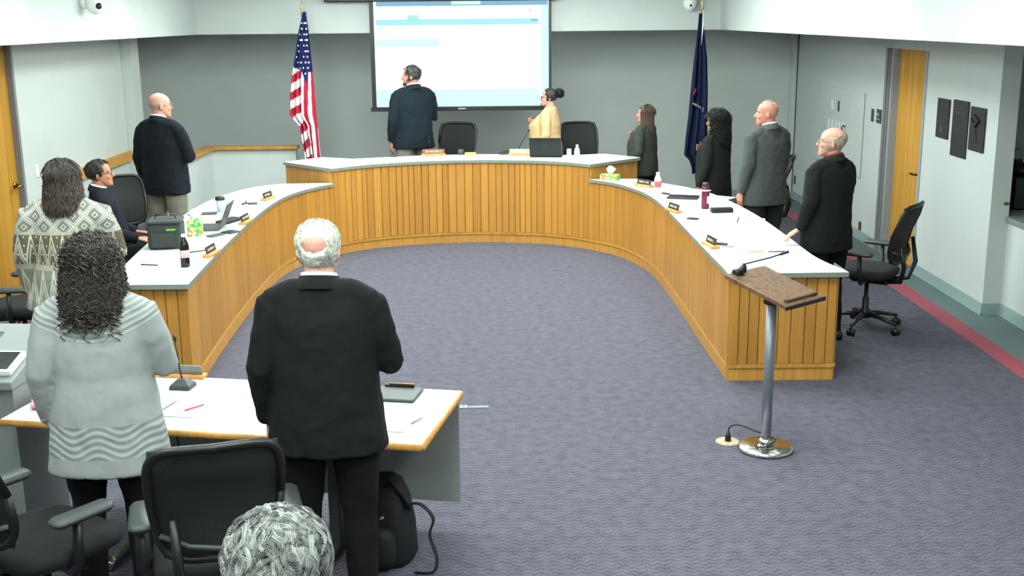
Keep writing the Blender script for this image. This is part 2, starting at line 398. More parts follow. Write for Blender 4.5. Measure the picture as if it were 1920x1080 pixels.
# right wing
o = (1.9, 10.0)
dr = thing('wing_desk', 'curved oak wing desk with white top carrying the maroon bottle', 'desk', (o[0], o[1], 0), 0)
panelling(dr, RINs, o, ZW-.035)
panelling(dr, [(1.59, 7.83), (2.34, 7.83)], o, ZW-.035)
panelling(dr, [(2.34, 7.83), (2.34, 8.2)], o, ZW-.035)
inner = [(p.x, p.y) for p in offs(RINs, -.03)]
poly = [(.99, 12.6), (.93, 12.6)]+inner[1:-1]+[(1.555, 7.77), (2.4, 7.77)]+ROUTs+[(1.4, 12.62)]
worktop(dr, o, poly, ZW); edge_band(dr, o, [(.93, 12.6)]+inner[1:-1]+[(1.555, 7.77), (2.4, 7.77), (2.39, 8.1)], ZW)
# raised centre
o = (-.45, 13.1)
dc = thing('head_desk', 'raised curved oak head desk in front of the projection screen', 'desk', (o[0], o[1], 0), 0)
panelling(dc, CINs, o, ZM-.035, .08)
panelling(dc, [(-2.5, 13.14), (-1.88, 12.5)], o, ZM-.035, .08)
panelling(dc, [(.95, 12.64), (1.54, 13.22)], o, ZM-.035, .08)
fr = [(-2.53, 13.12), (-1.88, 12.46)]+[(p.x, p.y) for p in offs(CINs, -.03)][2:-2]+[(.95, 12.6), (1.58, 13.2)]
bk = [(1.2, 13.62), (.8, 13.5), (.3, 13.62), (-.3, 13.7), (-.95, 13.63), (-1.5, 13.45), (-1.75, 13.35), (-2.15, 13.55)]
worktop(dc, o, fr+bk, ZM); edge_band(dc, o, fr, ZM)
# platform behind the head desk
ZP = .18
tag(obj('platform', MB().prism([(-2.2, 13.1), (-1.85, 12.8), (-1.4, 13.0), (-.3, 13.3), (.6, 13.1), (.95, 12.9), (1.35, 13.3), (1.35, 14.72), (-2.2, 14.72)], .002, ZP), M_CARPET), 'low carpeted platform behind the head desk', 'platform')

# ------------------------------------------------------------------ chairs
def make_chair():
    t = thing('office_chair', 'x', 'chair', (0, 0, 0), 0, 'black mesh office chairs')
    leg = MB().tube([(0, .03, .125), (0, .16, .115), (0, .31, .085)], [.028, .022, .017], 8, (.8, 1)).mesh('leg', True)
    cast = MB().tube([(-.028, .31, .03), (-.006, .31, .03)], .029, 12).tube([(.006, .31, .03), (.028, .31, .03)], .029, 12).tube([(0, .31, .03), (0, .31, .085)], .01, 6).mesh('caster', True)
    for k in range(5):
        a = 2*PI*k/5+.3
        l = obj('leg', leg, M_BLACK, t); l.rotation_euler = (0, 0, a)
        obj('caster', cast, M_BLACK, l)
    obj('column', MB().lathe([(.045, .09), (.05, .15), (.03, .17), (.028, .26), (.018, .27), (.018, .42)], 14), M_BLACK, t, True)
    obj('mechanism', MB().rbox(-.09, .09, -.2, .12, .40, .455, .03).tube([(.1, .02, .43), (.26, .02, .43)], .008, 6), M_BLACK, t)
    R = []
    for z, k in ((.455, .9), (.465, 1), (.50, 1.02), (.525, .95), (.53, .8)):
        R.append([(k*.25*math.copysign(abs(math.cos(a))**.55, math.cos(a)), .02+k*.245*math.copysign(abs(math.sin(a))**.55, math.sin(a)), z-.02*max(0, math.sin(a))**3) for a in [2*PI*i/28 for i in range(28)]])
    obj('seat', MB().loft(R), M_SEAT, t, True)
    def bp(u, v, dy=0):      # back shell: u -1..1, v 0..1
        z = .60+.47*v; w2 = .205+.035*math.sin(v*PI*.7)
        y = -.235-.10*v+.05*math.sin(PI*min(1, v*1.3))*.6-.045*(1-u*u)
        return (u*w2, y+dy, z)
    ring = []
    for k in range(40):
        a = 2*PI*k/40; ca, sa = math.cos(a), math.sin(a)
        ring.append(bp(math.copysign(abs(ca)**.35, ca), .5+.5*math.copysign(abs(sa)**.35, sa)))
    ring.append(ring[0])
    obj('back_frame', MB().tube(ring, .017, 8), M_BLACK, t, True)
    mb = MB(); n = 14; vs = []
    for j in range(n+1):
        for i in range(n+1): vs.append(bp((i/n*2-1)*.98, j/n*.98+.01))
    fs = [(j*(n+1)+i, j*(n+1)+i+1, (j+1)*(n+1)+i+1, (j+1)*(n+1)+i) for j in range(n) for i in range(n)]
    bm_ = obj('back_mesh', mb.add(vs, fs), M_MESH, t, True); sd = bm_.modifiers.new('s', 'SOLIDIFY'); sd.thickness = .006
    obj('lumbar_bar', MB().tube([bp(-.95, .22, -.015), bp(-.5, .14, -.03), bp(0, .11, -.035), bp(.5, .14, -.03), bp(.95, .22, -.015)], .012, 6), M_DGREY, t, True)
    obj('back_support', MB().tube([(-.16, -.3, .78), (-.15, -.34, .58), (-.1, -.3, .45), (-.04, -.15, .42)], [.016, .02, .022, .02], 8).tube([(.16, -.3, .78), (.15, -.34, .58), (.1, -.3, .45), (.04, -.15, .42)], [.016, .02, .022, .02], 8), M_BLACK, t, True)
    for sgn in (-1, 1):
        ar = obj('armrest', MB().tube([(sgn*.12, -.02, .43), (sgn*.25, -.03, .44), (sgn*.285, -.03, .48), (sgn*.285, -.02, .66)], [.02, .022, .024, .02], 8, (1.3, .8)), M_BLACK, t, True)
        obj('arm_pad', MB().rbox(sgn*.285-.045, sgn*.285+.045, -.13, .14, .66, .695, .035, 4), M_DGREY, ar, True)
    return t
chair0 = make_chair(); _first = [True]
def chair(x, y, rz, label, z=0):
    if _first[0]:
        _first[0] = False; chair0.location = (x, y, z); chair0.rotation_euler = (0, 0, math.radians(rz)); chair0['label'] = label; return chair0
    return dup(chair0, (x, y, z), math.radians(rz), label)
chair(3.0, 9.21, 54, 'black mesh office chair by the right door at the end of the wing desk')
chair(-1.15, 4.20, 16, 'black mesh office chair pushed up to the front table behind the white-haired man')
chair(-1.90, 4.325, -36, 'black mesh office chair behind the woman in the light grey cardigan')
chair(-3.6, 8.3, -80, 'black mesh office chair with a green jacket over its back')
chair(-3.58, 10.95, -140, 'black mesh office chair between the seated man and the bald man')
low_ = chair(-3.52, 9.9, -72, 'black mesh office chair the man with glasses sits in')
for q in [o_ for o_ in bpy.data.objects if o_.parent == low_ and not o_.name.startswith(('leg', 'column'))]: q.location.z -= .07      # seat lowered on its gas column
chair(-.66, 14.33, 165, 'black mesh office chair beside the man at the projection screen', ZP)
chair(1.03, 14.25, 195, 'black mesh office chair behind the drink can and water bottle', ZP)
chair(2.75, 12.3, 80, 'black mesh office chair behind the woman with curly black hair')

# green jacket over the chair by the left door
jm = mat('green_jacket', (104, 120, 84), .85, var=.25, scale=14, bump=.4, bscale=30)
R = []
for k in range(13):
    v = k/12; a = v*2-1
    R.append([(.2*math.cos(q)*(1-.1*abs(a))+.0, .045*math.sin(q)*(1+.2*math.sin(7*q)), -.30+.34*v+.03*math.sin(5*q)*(v > .8)) for q in [2*PI*i/22 for i in range(22)]])
jk = obj('draped_jacket', MB().loft(R), jm, None, True); jk.location = (-3.955, 8.24, 1.06); jk.rotation_euler = (.12, 0, math.radians(-80))
tag(jk, 'olive green jacket hung over an office chair back near the left door', 'jacket')

# ------------------------------------------------------------------ front table
TA = math.atan2(4.71-5.06, -.36+2.14)
tb = thing('front_table', 'white-topped conference table with oak edge and grey modesty panel', 'table', (-1.30, 5.267, 0), TA)
LT, DT = 1.02, .375
obj('table_top', MB().box(-LT, LT, -DT, DT, .715, .74), M_TOP, tb)
ed = MB()
for (x0, y0, x1, y1) in ((-LT, -DT, LT, -DT), (LT, -DT, LT, DT), (LT, DT, -LT, DT), (-LT, DT, -LT, -DT)):
    ed.tube([(x0, y0, .7235), (x1, y1, .7235)], .0165, 8)
obj('edge_trim', ed, M_OAKT, tb, True)
obj('modesty_panel', MB().box(-LT+.05, LT-.004, DT-.045, DT-.025, .16, .705), M_PANELG, tb)
for lx in (-.55, .47):
    lg = obj('leg', MB().rbox(lx-.03, lx+.03, -.02, .05, .04, .71, .012), M_DGREY, tb)
    obj('foot', MB().tube([(lx, -.33, .03), (lx, .36, .03)], .026, 10, (.8, 1)), M_DGREY, lg, True)
    obj('foot_tip', MB().tube([(lx, .36, .03), (lx, .41, .03)], [.03, .028], 10), M_CHROME, lg, True); obj('foot_tip', MB().tube([(lx, -.38, .03), (lx, -.33, .03)], [.028, .03], 10), M_CHROME, lg, True)
obj('bracket', MB().box(.74, .79, .1, .13, .64, .71), M_BLACK, tb)

# ------------------------------------------------------------------ lectern
lx, ly = 1.56, 6.48
lt = thing('lectern', 'walnut-topped lectern on a steel post and chrome disc base', 'lectern', (lx, ly, 0))
obj('base_plate', MB().lathe([(.155, 0), (.165, .008), (.162, .022), (.15, .028)], 40), M_CHROME, lt, True)
obj('post', MB().lathe([(.03, .028), (.03, .93)], 20), M_STEEL, lt, True)
obj('collar', MB().lathe([(.05, .028), (.045, .06), (.034, .075)], 20), M_CHROME, lt, True)
# board: its ledge edge runs from the front corner to the right corner
ang = math.atan2(.23, .28)
Mb = T(.02, .02, 1.0) @ RZ(ang) @ RX(math.radians(14))
bd = obj('board', MB().box(-.185, .185, -.225, .235, -.012, .012), M_WALNUT, lt); bd.matrix_local = Mb; bevel(bd, .003)
ld_ = obj('ledge', MB().box(-.15, .15, -.195, -.175, .012, .03), M_WALNUT, bd); bevel(ld_, .003)
ld2 = obj('board_edge', MB().box(-.187, .187, -.231, -.225, -.014, .01), mat('board_edge', (34, 26, 22), .6), bd)
obj('neck', MB().lathe([(.05, .91), (.05, .95)], 16), M_BLACK, lt, True)
mc = obj('microphone', MB().tube([(-.1, .2, .012), (-.1, .19, .05), (-.07, .2, .075)], [.02, .018, .012], 8).tube([(-.07, .2, .075), (-.02, .165, .10), (.04, .115, .135), (.085, .08, .165)], .0055, 6).tube([(.085, .08, .165), (.12, .05, .19)], [.009, .008], 8), M_BLACK, bd, True)
obj('clamp', MB().box(-.13, -.075, .185, .23, .01, .035).tube([(-.05, .2, .02), (-.06, .2, .06)], .012, 6), M_BLACK, mc)
mc['label'] = 'black gooseneck microphone'
obj('cable', MB().tube(catmull([(-.05, -.03, .06), (-.07, -.05, .035), (0, -.06, .045), (.05, -.02, .07), (0, .04, .08), (-.06, .05, .1), (-.14, .1, .12), (-.19, .13, .1), (-.2, .13, .06)], 6), .005, 6), M_BLACK, lt, True)
fp = thing('floor_socket', 'beige floor socket plate with a black plug beside the lectern base', 'floor socket', (1.358, 6.608, 0))
obj('plate', MB().lathe([(.075, 0), (.075, .006), (.06, .009)], 24), mat('beige_plate', (170, 152, 128), .6), fp, True)
obj('plug', MB().lathe([(.02, .009), (.018, .04), (.008, .075)], 12), M_BLACK, fp, True)
p = atz(888, 764, 0)
fb = thing('floor_box', 'flat floor outlet with pale cover in the carpet by the table', 'floor box', (p.x, p.y, 0))
obj('cover', MB().box(-.095, .1, -.02, .02, 0, .006), mat('floor_box_rim', (110, 114, 122), .5), fb)
obj('socket', MB().box(-.09, -.045, -.022, .022, .006, .009), M_WHITEP, fb)
obj('hole', MB().box(-.078, -.058, -.01, .01, .009, .0105), M_BLACK, fb)
# ------------------------------------------------------------------ people
FOLD = bpy.data.textures.new('folds', 'CLOUDS'); FOLD.noise_scale = .11; FOLD.noise_depth = 2
FOLD2 = bpy.data.textures.new('soft_folds', 'CLOUDS'); FOLD2.noise_scale = .2; FOLD2.noise_depth = 1
def cloth(name, rgb, var=.12, scale=160, bump=.15): return mat(name, rgb, .92, 0, var, scale, bump, spec=.2)
M_SUITB = cloth('black_suit', (21, 23, 23)); M_SUITK = cloth('charcoal_suit', (40, 43, 42)); M_SUITG = cloth('grey_suit', (72, 75, 73), .15)
M_NAVY = cloth('navy_jacket', (19, 22, 30)); M_BLUEB = cloth('dark_blue_blazer', (21, 30, 38)); M_TAN = cloth('tan_sweater', (198, 164, 122), .06)
M_KHAKI = cloth('khaki', (126, 120, 108), .1); M_TROUB = cloth('black_trousers', (18, 18, 20)); M_DOLIVE = cloth('dark_taupe_jacket', (56, 58, 53))
M_BLKJ = cloth('black_blazer', (25, 27, 24)); M_SHIRT = cloth('white_shirt', (222, 228, 236), .03); M_REDSH = cloth('maroon_shirt', (110, 40, 40))
M_SHOE = mat('shoe_leather', (16, 15, 15), .4)
SKIN1 = mat('skin_fair', (188, 136, 118), .55, var=.05, scale=25); SKIN2 = mat('skin_pink', (188, 122, 104), .55, var=.06, scale=25)
SKIN3 = mat('skin_tan', (172, 116, 90), .55, var=.05, scale=25)
M_EYE = mat('eye_white', (228, 226, 222), .3); M_IRIS = mat('iris', (50, 36, 28), .3); M_LIP = mat('lip', (160, 88, 82), .5)
H_BLACK = mat('hair_black', (30, 29, 28), .65, var=.4, scale=90); H_DBROWN = mat('hair_dark_brown', (52, 45, 41), .5, var=.5, scale=80)
H_BROWN = mat('hair_brown', (84, 66, 58), .45, var=.3, scale=80); H_GREY = mat('hair_grey', (128, 130, 126), .6, var=.4, scale=70)
H_WHITE = mat('hair_white', (214, 214, 202), .6, var=.12, scale=60); H_DGREY = mat('hair_dark_grey', (54, 57, 56), .6, var=.3, scale=90)
H_STUB = mat('hair_stubble', (150, 128, 116), .7, var=.15, scale=120); H_THIN = mat('hair_thin_grey', (170, 152, 132), .65, var=.2, scale=90)

def patterned():
    m, nt, b = nodes_of('patterned_knit'); N = nt.nodes; L = nt.links; h = NT(nt)
    tc = N.new('ShaderNodeTexCoord'); sx = N.new('ShaderNodeSeparateXYZ'); L.new(tc.outputs['Object'], sx.inputs[0])
    X, Y, Z = sx.outputs
    ang = h.m('MULTIPLY', h.m('ARCTAN2', X, h.m('ADD', h.m('ABSOLUTE', Y), .12)), .22)
    U = h.m('ADD', h.m('MULTIPLY', X, .8), h.m('MULTIPLY', ang, .5))
    tri = lambda u, p: h.m('MULTIPLY', h.m('ABSOLUTE', h.m('SUBTRACT', h.m('FRACT', h.m('DIVIDE', h.m('ADD', u, 5.0), p)), .5)), 2.0)
    def line(v, w_): return h.m('LESS_THAN', h.m('ABSOLUTE', v), w_)
    # diamonds on the yoke
    t1 = tri(U, .15); zz = tri(Z, .13)
    dsum = h.m('ADD', t1, zz)
    dia = h.m('MAXIMUM', line(h.m('SUBTRACT', dsum, 1.0), .10), line(h.m('SUBTRACT', h.m('FRACT', h.m('MULTIPLY', dsum, 2.0)), .5), .12))
    # zigzags below
    t2 = tri(U, .085)
    zr = h.m('DIVIDE', h.m('SUBTRACT', Z, 1.08), .17)
    zig = h.m('MAXIMUM', line(h.m('SUBTRACT', t2, zr), .11), line(h.m('SUBTRACT', h.m('SUBTRACT', t2, zr), .35), .07))
    dots = h.m('MULTIPLY', h.m('LESS_THAN', tri(h.m('ADD', U, .02), .0425), .22), h.m('LESS_THAN', tri(Z, .055), .2))
    zr3 = h.m('DIVIDE', h.m('SUBTRACT', Z, .82), .2)
    zig3 = h.m('MAXIMUM', line(h.m('SUBTRACT', t2, zr3), .16), line(h.m('SUBTRACT', h.m('SUBTRACT', t2, zr3), .4), .09))
    top = h.m('GREATER_THAN', Z, 1.26); low = h.m('LESS_THAN', Z, 1.05)
    border = h.m('MAXIMUM', line(h.m('SUBTRACT', Z, 1.05), .018), line(h.m('SUBTRACT', Z, 1.265), .010))
    cream = srgb(184, 182, 168)
    cTop = h.mix(dia, srgb(112, 114, 108), cream); cMid = h.mix(h.m('MAXIMUM', zig, dots), srgb(98, 90, 70), cream); cLow = h.mix(zig3, srgb(126, 126, 114), cream)
    c = h.mix(top, cMid, cTop); c = h.mix(low, c, cLow); c = h.mix(border, c, srgb(158, 156, 144))
    L.new(c, b.inputs['Base Color']); b.inputs['Roughness'].default_value = .95; b.inputs['Specular IOR Level'].default_value = .15
    nz = N.new('ShaderNodeTexNoise'); nz.inputs['Scale'].default_value = 260; L.new(tc.outputs['Object'], nz.inputs['Vector'])
    bp = N.new('ShaderNodeBump'); bp.inputs['Strength'].default_value = .4; bp.inputs['Distance'].default_value = .004; L.new(nz.outputs['Fac'], bp.inputs['Height']); L.new(bp.outputs[0], b.inputs['Normal'])
    return m
def ribbed():
    m, nt, b = nodes_of('ribbed_cardigan'); N = nt.nodes; L = nt.links; h = NT(nt)
    tc = N.new('ShaderNodeTexCoord'); sx = N.new('ShaderNodeSeparateXYZ'); L.new(tc.outputs['Object'], sx.inputs[0])
    X, Y, Z = sx.outputs
    ax = h.m('ABSOLUTE', X)
    yoke = h.m('SINE', h.m('MULTIPLY', h.m('SUBTRACT', Z, h.m('MULTIPLY', h.m('MULTIPLY', ax, ax), 1.3)), -230.0))
    wave = h.m('MULTIPLY', h.m('COSINE', h.m('MULTIPLY', X, 30.0)), .020)
    hemw = h.m('SINE', h.m('MULTIPLY', h.m('SUBTRACT', Z, wave), 190.0))
    isY = h.m('GREATER_THAN', h.m('SUBTRACT', Z, h.m('MULTIPLY', h.m('MULTIPLY', ax, ax), 1.3)), 1.245)
    isH = h.m('MULTIPLY', h.m('LESS_THAN', Z, .88), h.m('GREATER_THAN', Z, .735))
    hgt = h.m('ADD', h.m('MULTIPLY', yoke, isY), h.m('MULTIPLY', hemw, isH))
    fac = h.m('ADD', h.m('MULTIPLY', hgt, .5), .5)
    c = h.mix(fac, srgb(134, 137, 136), srgb(162, 165, 163)); L.new(c, b.inputs['Base Color'])
    b.inputs['Roughness'].default_value = .95; b.inputs['Specular IOR Level'].default_value = .15
    bp = N.new('ShaderNodeBump'); bp.inputs['Strength'].default_value = .45; bp.inputs['Distance'].default_value = .003; L.new(hgt, bp.inputs['Height']); L.new(bp.outputs[0], b.inputs['Normal'])
    return m

HEAD = [(0, .026, .088, .04), (.05, .042, .098, .012), (.14, .055, .100, -.02), (.25, .062, .098, -.055), (.36, .067, .097, -.076), (.5, .073, .092, -.093),
        (.62, .076, .096, -.100), (.75, .0755, .090, -.100), (.86, .066, .070, -.086), (.94, .047, .044, -.060), (.985, .022, .016, -.032), (1.0, .006, -.002, -.012)]
def head_pt(th, t, d=0.0):
    if t < 0:
        w, f, b = HEAD[5][1]-.004, HEAD[5][2], HEAD[5][3]
    else:
        for A, B in zip(HEAD, HEAD[1:]):
            if t <= B[0]:
                k = (t-A[0])/(B[0]-A[0]); w, f, b = (A[i]+(B[i]-A[i])*k for i in (1, 2, 3)); break
        else: w, f, b = HEAD[-1][1:]
    yc, ry = (f+b)/2, (f-b)/2
    e = 1.08
    q = max(0, (t-.6)/.4)
    dd = d*math.sqrt(max(0, 1-q**2))
    return Vector(((w+dd)*math.sin(th), yc+(ry+dd)*math.cos(th), 1.52+.23*t+d*q*q))
def hair_pt(th, t, d, fl):    # scalp that widens into a curtain below the eyes
    if t >= .5: return head_pt(th, t, d)
    k = .5-t
    w = .073+d+fl*k; b = -.093-d-fl*.7*k; f = .092+d-.03*min(1, k)
    yc, ry = (f+b)/2, (f-b)/2
    return Vector((w*math.sin(th), yc+ry*math.cos(th), 1.52+.23*t))

class Person: pass
def person(label, loc, rz, h, skin, jacket, trousers, bulk=1.0, belly=0.0, bust=0.0, head=(0, 0), R='down', Lf='down', hem=.80, flare=0.0,
           collar=None, jcollar=True, seated=False, z=0.0, sleeve=1.0, fold=.02, top_name='jacket', glasses=None, lean=0.0, tuck=None):
    P = Person(); s = h/1.732; P.s = s
    root = thing('person', label, 'person', (loc[0], loc[1], z), math.radians(rz)); P.root = root
    dz = -.355 if seated else 0.0
    P.dz = dz
    SC = Matrix.Diagonal((s, s, s, 1))
    UP = T(0, 0, dz)
    piv = Vector((0, -.015, 1.52))
    MH = UP @ T(0, 0, -.018) @ T(*piv) @ RZ(math.radians(head[0])) @ RX(math.radians(head[1])) @ T(*(-piv))
    P.MH = SC @ MH
    hipz = .90+dz
    # joints
    def armj(pose, sg):
        if isinstance(pose, tuple): J = pose
        elif pose == 'down': J = ((.172*bulk, -.01, 1.41), (.222*bulk, -.035, 1.13), (.222*bulk, .045, .885), (0, .12, -1), (-1, 0, .0))
        elif pose == 'heart': J = ((.172*bulk, -.005, 1.41), (.232*bulk, .045, 1.14), (.09, .205+belly*.3+bust*.6, 1.275), (-1, .05, .28), (0, -1, -.05))
        elif pose == 'lap': J = ((.172*bulk, -.01, 1.41), (.25*bulk, .02, 1.15), (.18, .26, 1.06), (-.4, 1, -.1), (-.2, 0, -1))
        A, B, C, D, Nn = (Vector(q) for q in J)
        return [Vector((q.x*sg, q.y, q.z)) for q in (A, B, C, D.normalized(), Nn.normalized())]
    ARMS = {1: armj(R, 1), -1: armj(Lf, -1)}
    # legs
    LEG = {}
    for sg in (1, -1):
        if seated: LEG[sg] = [Vector((sg*.10, 0, hipz-.02)), Vector((sg*.13, .44, hipz+.02)), Vector((sg*.14, .42, .09))]
        else: LEG[sg] = [Vector((sg*.095*bulk, 0, .9)), Vector((sg*.105*bulk, .015, .49)), Vector((sg*.11*bulk, -.01, .09))]
    # ---- body: one continuous mesh
    mb = MB()
    up = MB().ell([(.84, .15*bulk, .10, 0, 0), (1.0, .145*bulk, .095, 0, 0), (1.25, .16*bulk, .10, 0, 0), (1.38, .155*bulk, .085, 0, -.01), (1.45, .10, .065, 0, -.02)], 16)
    up.tube([(0, -.035, 1.40), (0, -.02, 1.50), (0, -.012, 1.60)], [.066*bulk**.5, .058*bulk**.5, .056], 14)
    for sg in (1, -1):
        A, B, C, D, Nn = ARMS[sg]
        up.tube([A, A.lerp(B, .5), B, B.lerp(C, .4), C], [.052, .046, .040, .038, .027], 10)
        lat = D.cross(Nn).normalized()           # thumb side chosen below
        up.tube([C-D*.012, C+D*.03, C+D*.065, C+D*.092], [.026, .036, .041, .036], 10, (.42, 1.0), up=Nn)
        th = lat if (lat.dot(Vector((0, 0, 1))) > .3 or (abs(lat.z) <= .3 and lat.y > 0)) else -lat
        for k, (o_, ln) in enumerate(((.030, .068), (.0105, .078), (-.0095, .072), (-.029, .056))):
            a = C+D*.085+th*o_; b = a+D*ln*.5+Nn*.006; c = b+D*ln*.45+Nn*.020
            up.tube([a, b, c], [.0098, .0094, .0080], 8)
        a = C+D*.025+th*.03; b = a+D*.032+th*.026+Nn*.008; c = b+D*.034+th*.006+Nn*.008
        up.tube([a, b, c], [.0135, .0115, .009], 8)
    mb.v += [tuple(UP @ Vector(p)) for p in up.v]; mb.f += up.f; mb.mi += up.mi
    for sg in (1, -1):
        a, b, c = LEG[sg]; n0 = len(mb.v)
        mb.tube([a+Vector((0, 0, .03)) if not seated else a, a.lerp(b, .5), b, b.lerp(c, .35), c, c+Vector((0, .0, -.05))], [.082, .07, .054, .052, .036, .038], 12)
        mb.tube([c+Vector((0, -.03, -.055)), c+Vector((0, .13, -.06))], [.03, .028], 8)
    hd = MB(); n = 26
    hd.loft([[head_pt(2*PI*k/n, t) for k in range(n)] for t in (0, .025, .05, .1, .14, .2, .25, .3, .36, .43, .5, .56, .62, .69, .75, .81, .86, .9, .94, .985, 1.0)])
    hd.tube([(0, .085, 1.648), (0, .103, 1.625), (0, .113, 1.604), (0, .098, 1.594)], [.008, .011, .0165, .010], 8)       # nose
    hd.sph((0, .088, 1.569), (.024, .012, .008), 10, 6); hd.sph((0, .084, 1.556), (.02, .013, .008), 10, 6)               # lips
    hd.sph((0, .086, 1.532), (.022, .016, .014), 10, 6)
    for sg in (1, -1):
        hd.sph((sg*.033, .083, 1.657), (.026, .012, .008), 10, 6)                                                       # brow
        hd.sph((sg*.04, .068, 1.605), (.024, .02, .02), 10, 6)                                                          # cheek
        er = MB().sph((0, 0, 0), (.009, .019, .033), 10, 8).xf(T(sg*.078, -.012, 1.625) @ RZ(sg*.35) @ RX(-.2)); hd.add(er.v, er.f)
    hd.xf(MH); mb.add(hd.v, hd.f)
    mb.xf(SC)
    bd = obj('body', mb, skin, root, True)
    rm = bd.modifiers.new('remesh', 'REMESH'); rm.mode = 'VOXEL'; rm.voxel_size = .0072; rm.use_smooth_shade = True
    sm = bd.modifiers.new('smooth', 'SMOOTH'); sm.factor = .5; sm.iterations = 2
    P.body = bd
    for sg in (1, -1):
        e = obj('eye', MB().sph((sg*.031, .0865, 1.636), (.0125, .008, .007), 10, 6).xf(P.MH), M_EYE, bd, True)
        obj('iris', MB().sph((sg*.031, .0935, 1.636), (.0055, .0025, .0055), 8, 6).xf(P.MH), M_IRIS, root, True)
    obj('mouth', MB().sph((0, .0985, 1.5625), (.021, .0035, .0022), 8, 6).xf(P.MH), M_LIP, root, True)
    # ---- jacket / sweater
    j = MB(); b = bulk
    by = belly
    rings = [(hem, (.212+flare)*b, .150+by*.5+flare*.6, 0, by*.2), (hem+.08, (.208+flare*.75)*b, .150+by*.7+flare*.45, 0, by*.35), (1.0, (.196+flare*.3)*b, .142+by*1.0+flare*.2, 0, by*.55), (1.12, .190*b, .142+by*.8, 0, by*.5+bust*.1),
             (1.25, .196*b, .146+by*.3+bust*.5, 0, by*.2+bust*.5), (1.34, .194*b, .136+bust*.25, 0, bust*.3), (1.40, .180*b, .115, 0, -.005), (1.44, .145*b, .092, 0, -.015), (1.475, .10*b**.5, .078, 0, -.025), (1.495, .078*b**.5, .070, 0, -.027)]
    if seated: rings = [(max(hem, .86), .20*b, .15, 0, .02)]+[r for r in rings if r[0] > .95]
    j.ell(rings, 28, 2.2)
    for sg in (1, -1): j.tube([(0, -.02, 1.44), (sg*.10*b, -.015, 1.432), (sg*.165*b, -.008, 1.405), (sg*.185*b, -.006, 1.36)], [.07, .068, .062, .06], 14)
    for sg in (1, -1):
        A, B, C, D, Nn = ARMS[sg]
        k = sleeve
        j.tube([A+Vector((-sg*.04, 0, -.03)), A+Vector((sg*.004, 0, -.02)), A.lerp(B, .5), B, B.lerp(C, .5), C-D*.005], [.06*k, .069*k, .071*k, .063*k, .057*k, .048*k], 14)
    if bust:
        for sg in (1, -1): j.sph((sg*.085, .10+bust*.3, 1.24), (.09, .07+bust*.3, .085))
    j.xf(SC @ UP)
    jk = obj(top_name, j, jacket, root, True); P.jacket = jk
    rm = jk.modifiers.new('remesh', 'REMESH'); rm.mode = 'VOXEL'; rm.voxel_size = .0095; rm.use_smooth_shade = True
    sm = jk.modifiers.new('smooth', 'SMOOTH'); sm.factor = .5; sm.iterations = 4
    if fold:
        dm = jk.modifiers.new('folds', 'DISPLACE'); dm.texture = FOLD; dm.strength = fold; dm.mid_level = .5; dm.texture_coords = 'LOCAL'
    def neckring(nm, z0, z1, r0, r1, m_, tilt=.18, th=.010, gap=.0):
        q = MB(); R_ = []; n = 36
        for rr, zz in ((r0, z0), (r1, z1), (r1-th, z1), (r0-th, z0)):
            R_.append([(rr*1.0*math.sin(2*PI*i/n), -.022+rr*.98*math.cos(2*PI*i/n), zz-tilt*rr*math.cos(2*PI*i/n)) for i in range(n)])
        R_.append(R_[0]); q.loft(R_, False); q.xf(SC @ UP); return obj(nm, q, m_, root, True)
    rk = b**.5
    if jcollar: neckring('collar', 1.455, 1.512, .093*rk, .074*rk, jacket, .27, .014)
    if collar: neckring('shirt_collar', 1.47, 1.524, .076*rk, .067*rk, collar, .30, .007)
    # ---- trousers and shoes
    q = MB()
    q.ell([(.80+dz, .165*b, .115, 0, 0), (.9+dz, .18*b, .130+by*.3, 0, by*.1), (1.02+dz, .172*b, .125+by*.6, 0, by*.3)], 22)
    for sg in (1, -1):
        a, b_, c = LEG[sg]
        q.tube([a, a.lerp(b_, .45), b_, b_.lerp(c, .45), c+Vector((0, 0, -.03))], [.098*b, .09*b, .075, .07, .066], 14)
    q.xf(SC)
    tr = obj('trousers', q, trousers, root, True)
    rm = tr.modifiers.new('remesh', 'REMESH'); rm.mode = 'VOXEL'; rm.voxel_size = .011; rm.use_smooth_shade = True
    sm = tr.modifiers.new('smooth', 'SMOOTH'); sm.factor = .5; sm.iterations = 4
    dm = tr.modifiers.new('folds', 'DISPLACE'); dm.texture = FOLD; dm.strength = .018; dm.mid_level = .5; dm.texture_coords = 'LOCAL'
    for sg in (1, -1):
        c = LEG[sg][2]; q = MB(); R_ = []
        for yy, wx, hz in ((-.085, .02, .05), (-.075, .034, .075), (-.02, .040, .085), (.06, .046, .065), (.13, .046, .05), (.18, .036, .038), (.195, .018, .022)):
            R_.append([(c.x+wx*math.cos(2*PI*i/14), c.y+yy, max(0.0, hz*.5+hz*.56*math.sin(2*PI*i/14))) for i in range(14)])
        q.loft(R_).xf(SC); obj('shoe', q, M_SHOE, root, True)
    if glasses:
        g = MB(); n = 16
        for sg in (1, -1):
            g.tube([(sg*.033+.025*math.cos(2*PI*i/n), .107-.006*abs(math.cos(2*PI*i/n)), 1.633+.019*math.sin(2*PI*i/n)) for i in range(n+1)], .0022, 6)
            g.tube([(sg*.058, .1, 1.638), (sg*.077, .07, 1.64), (sg*.083, -.02, 1.642), (sg*.08, -.035, 1.625)], .0026, 6)
        g.tube([(-.009, .11, 1.638), (.009, .11, 1.638)], .002, 6)
        gl = obj('glasses', g.xf(P.MH), glasses, root, True)
    return P
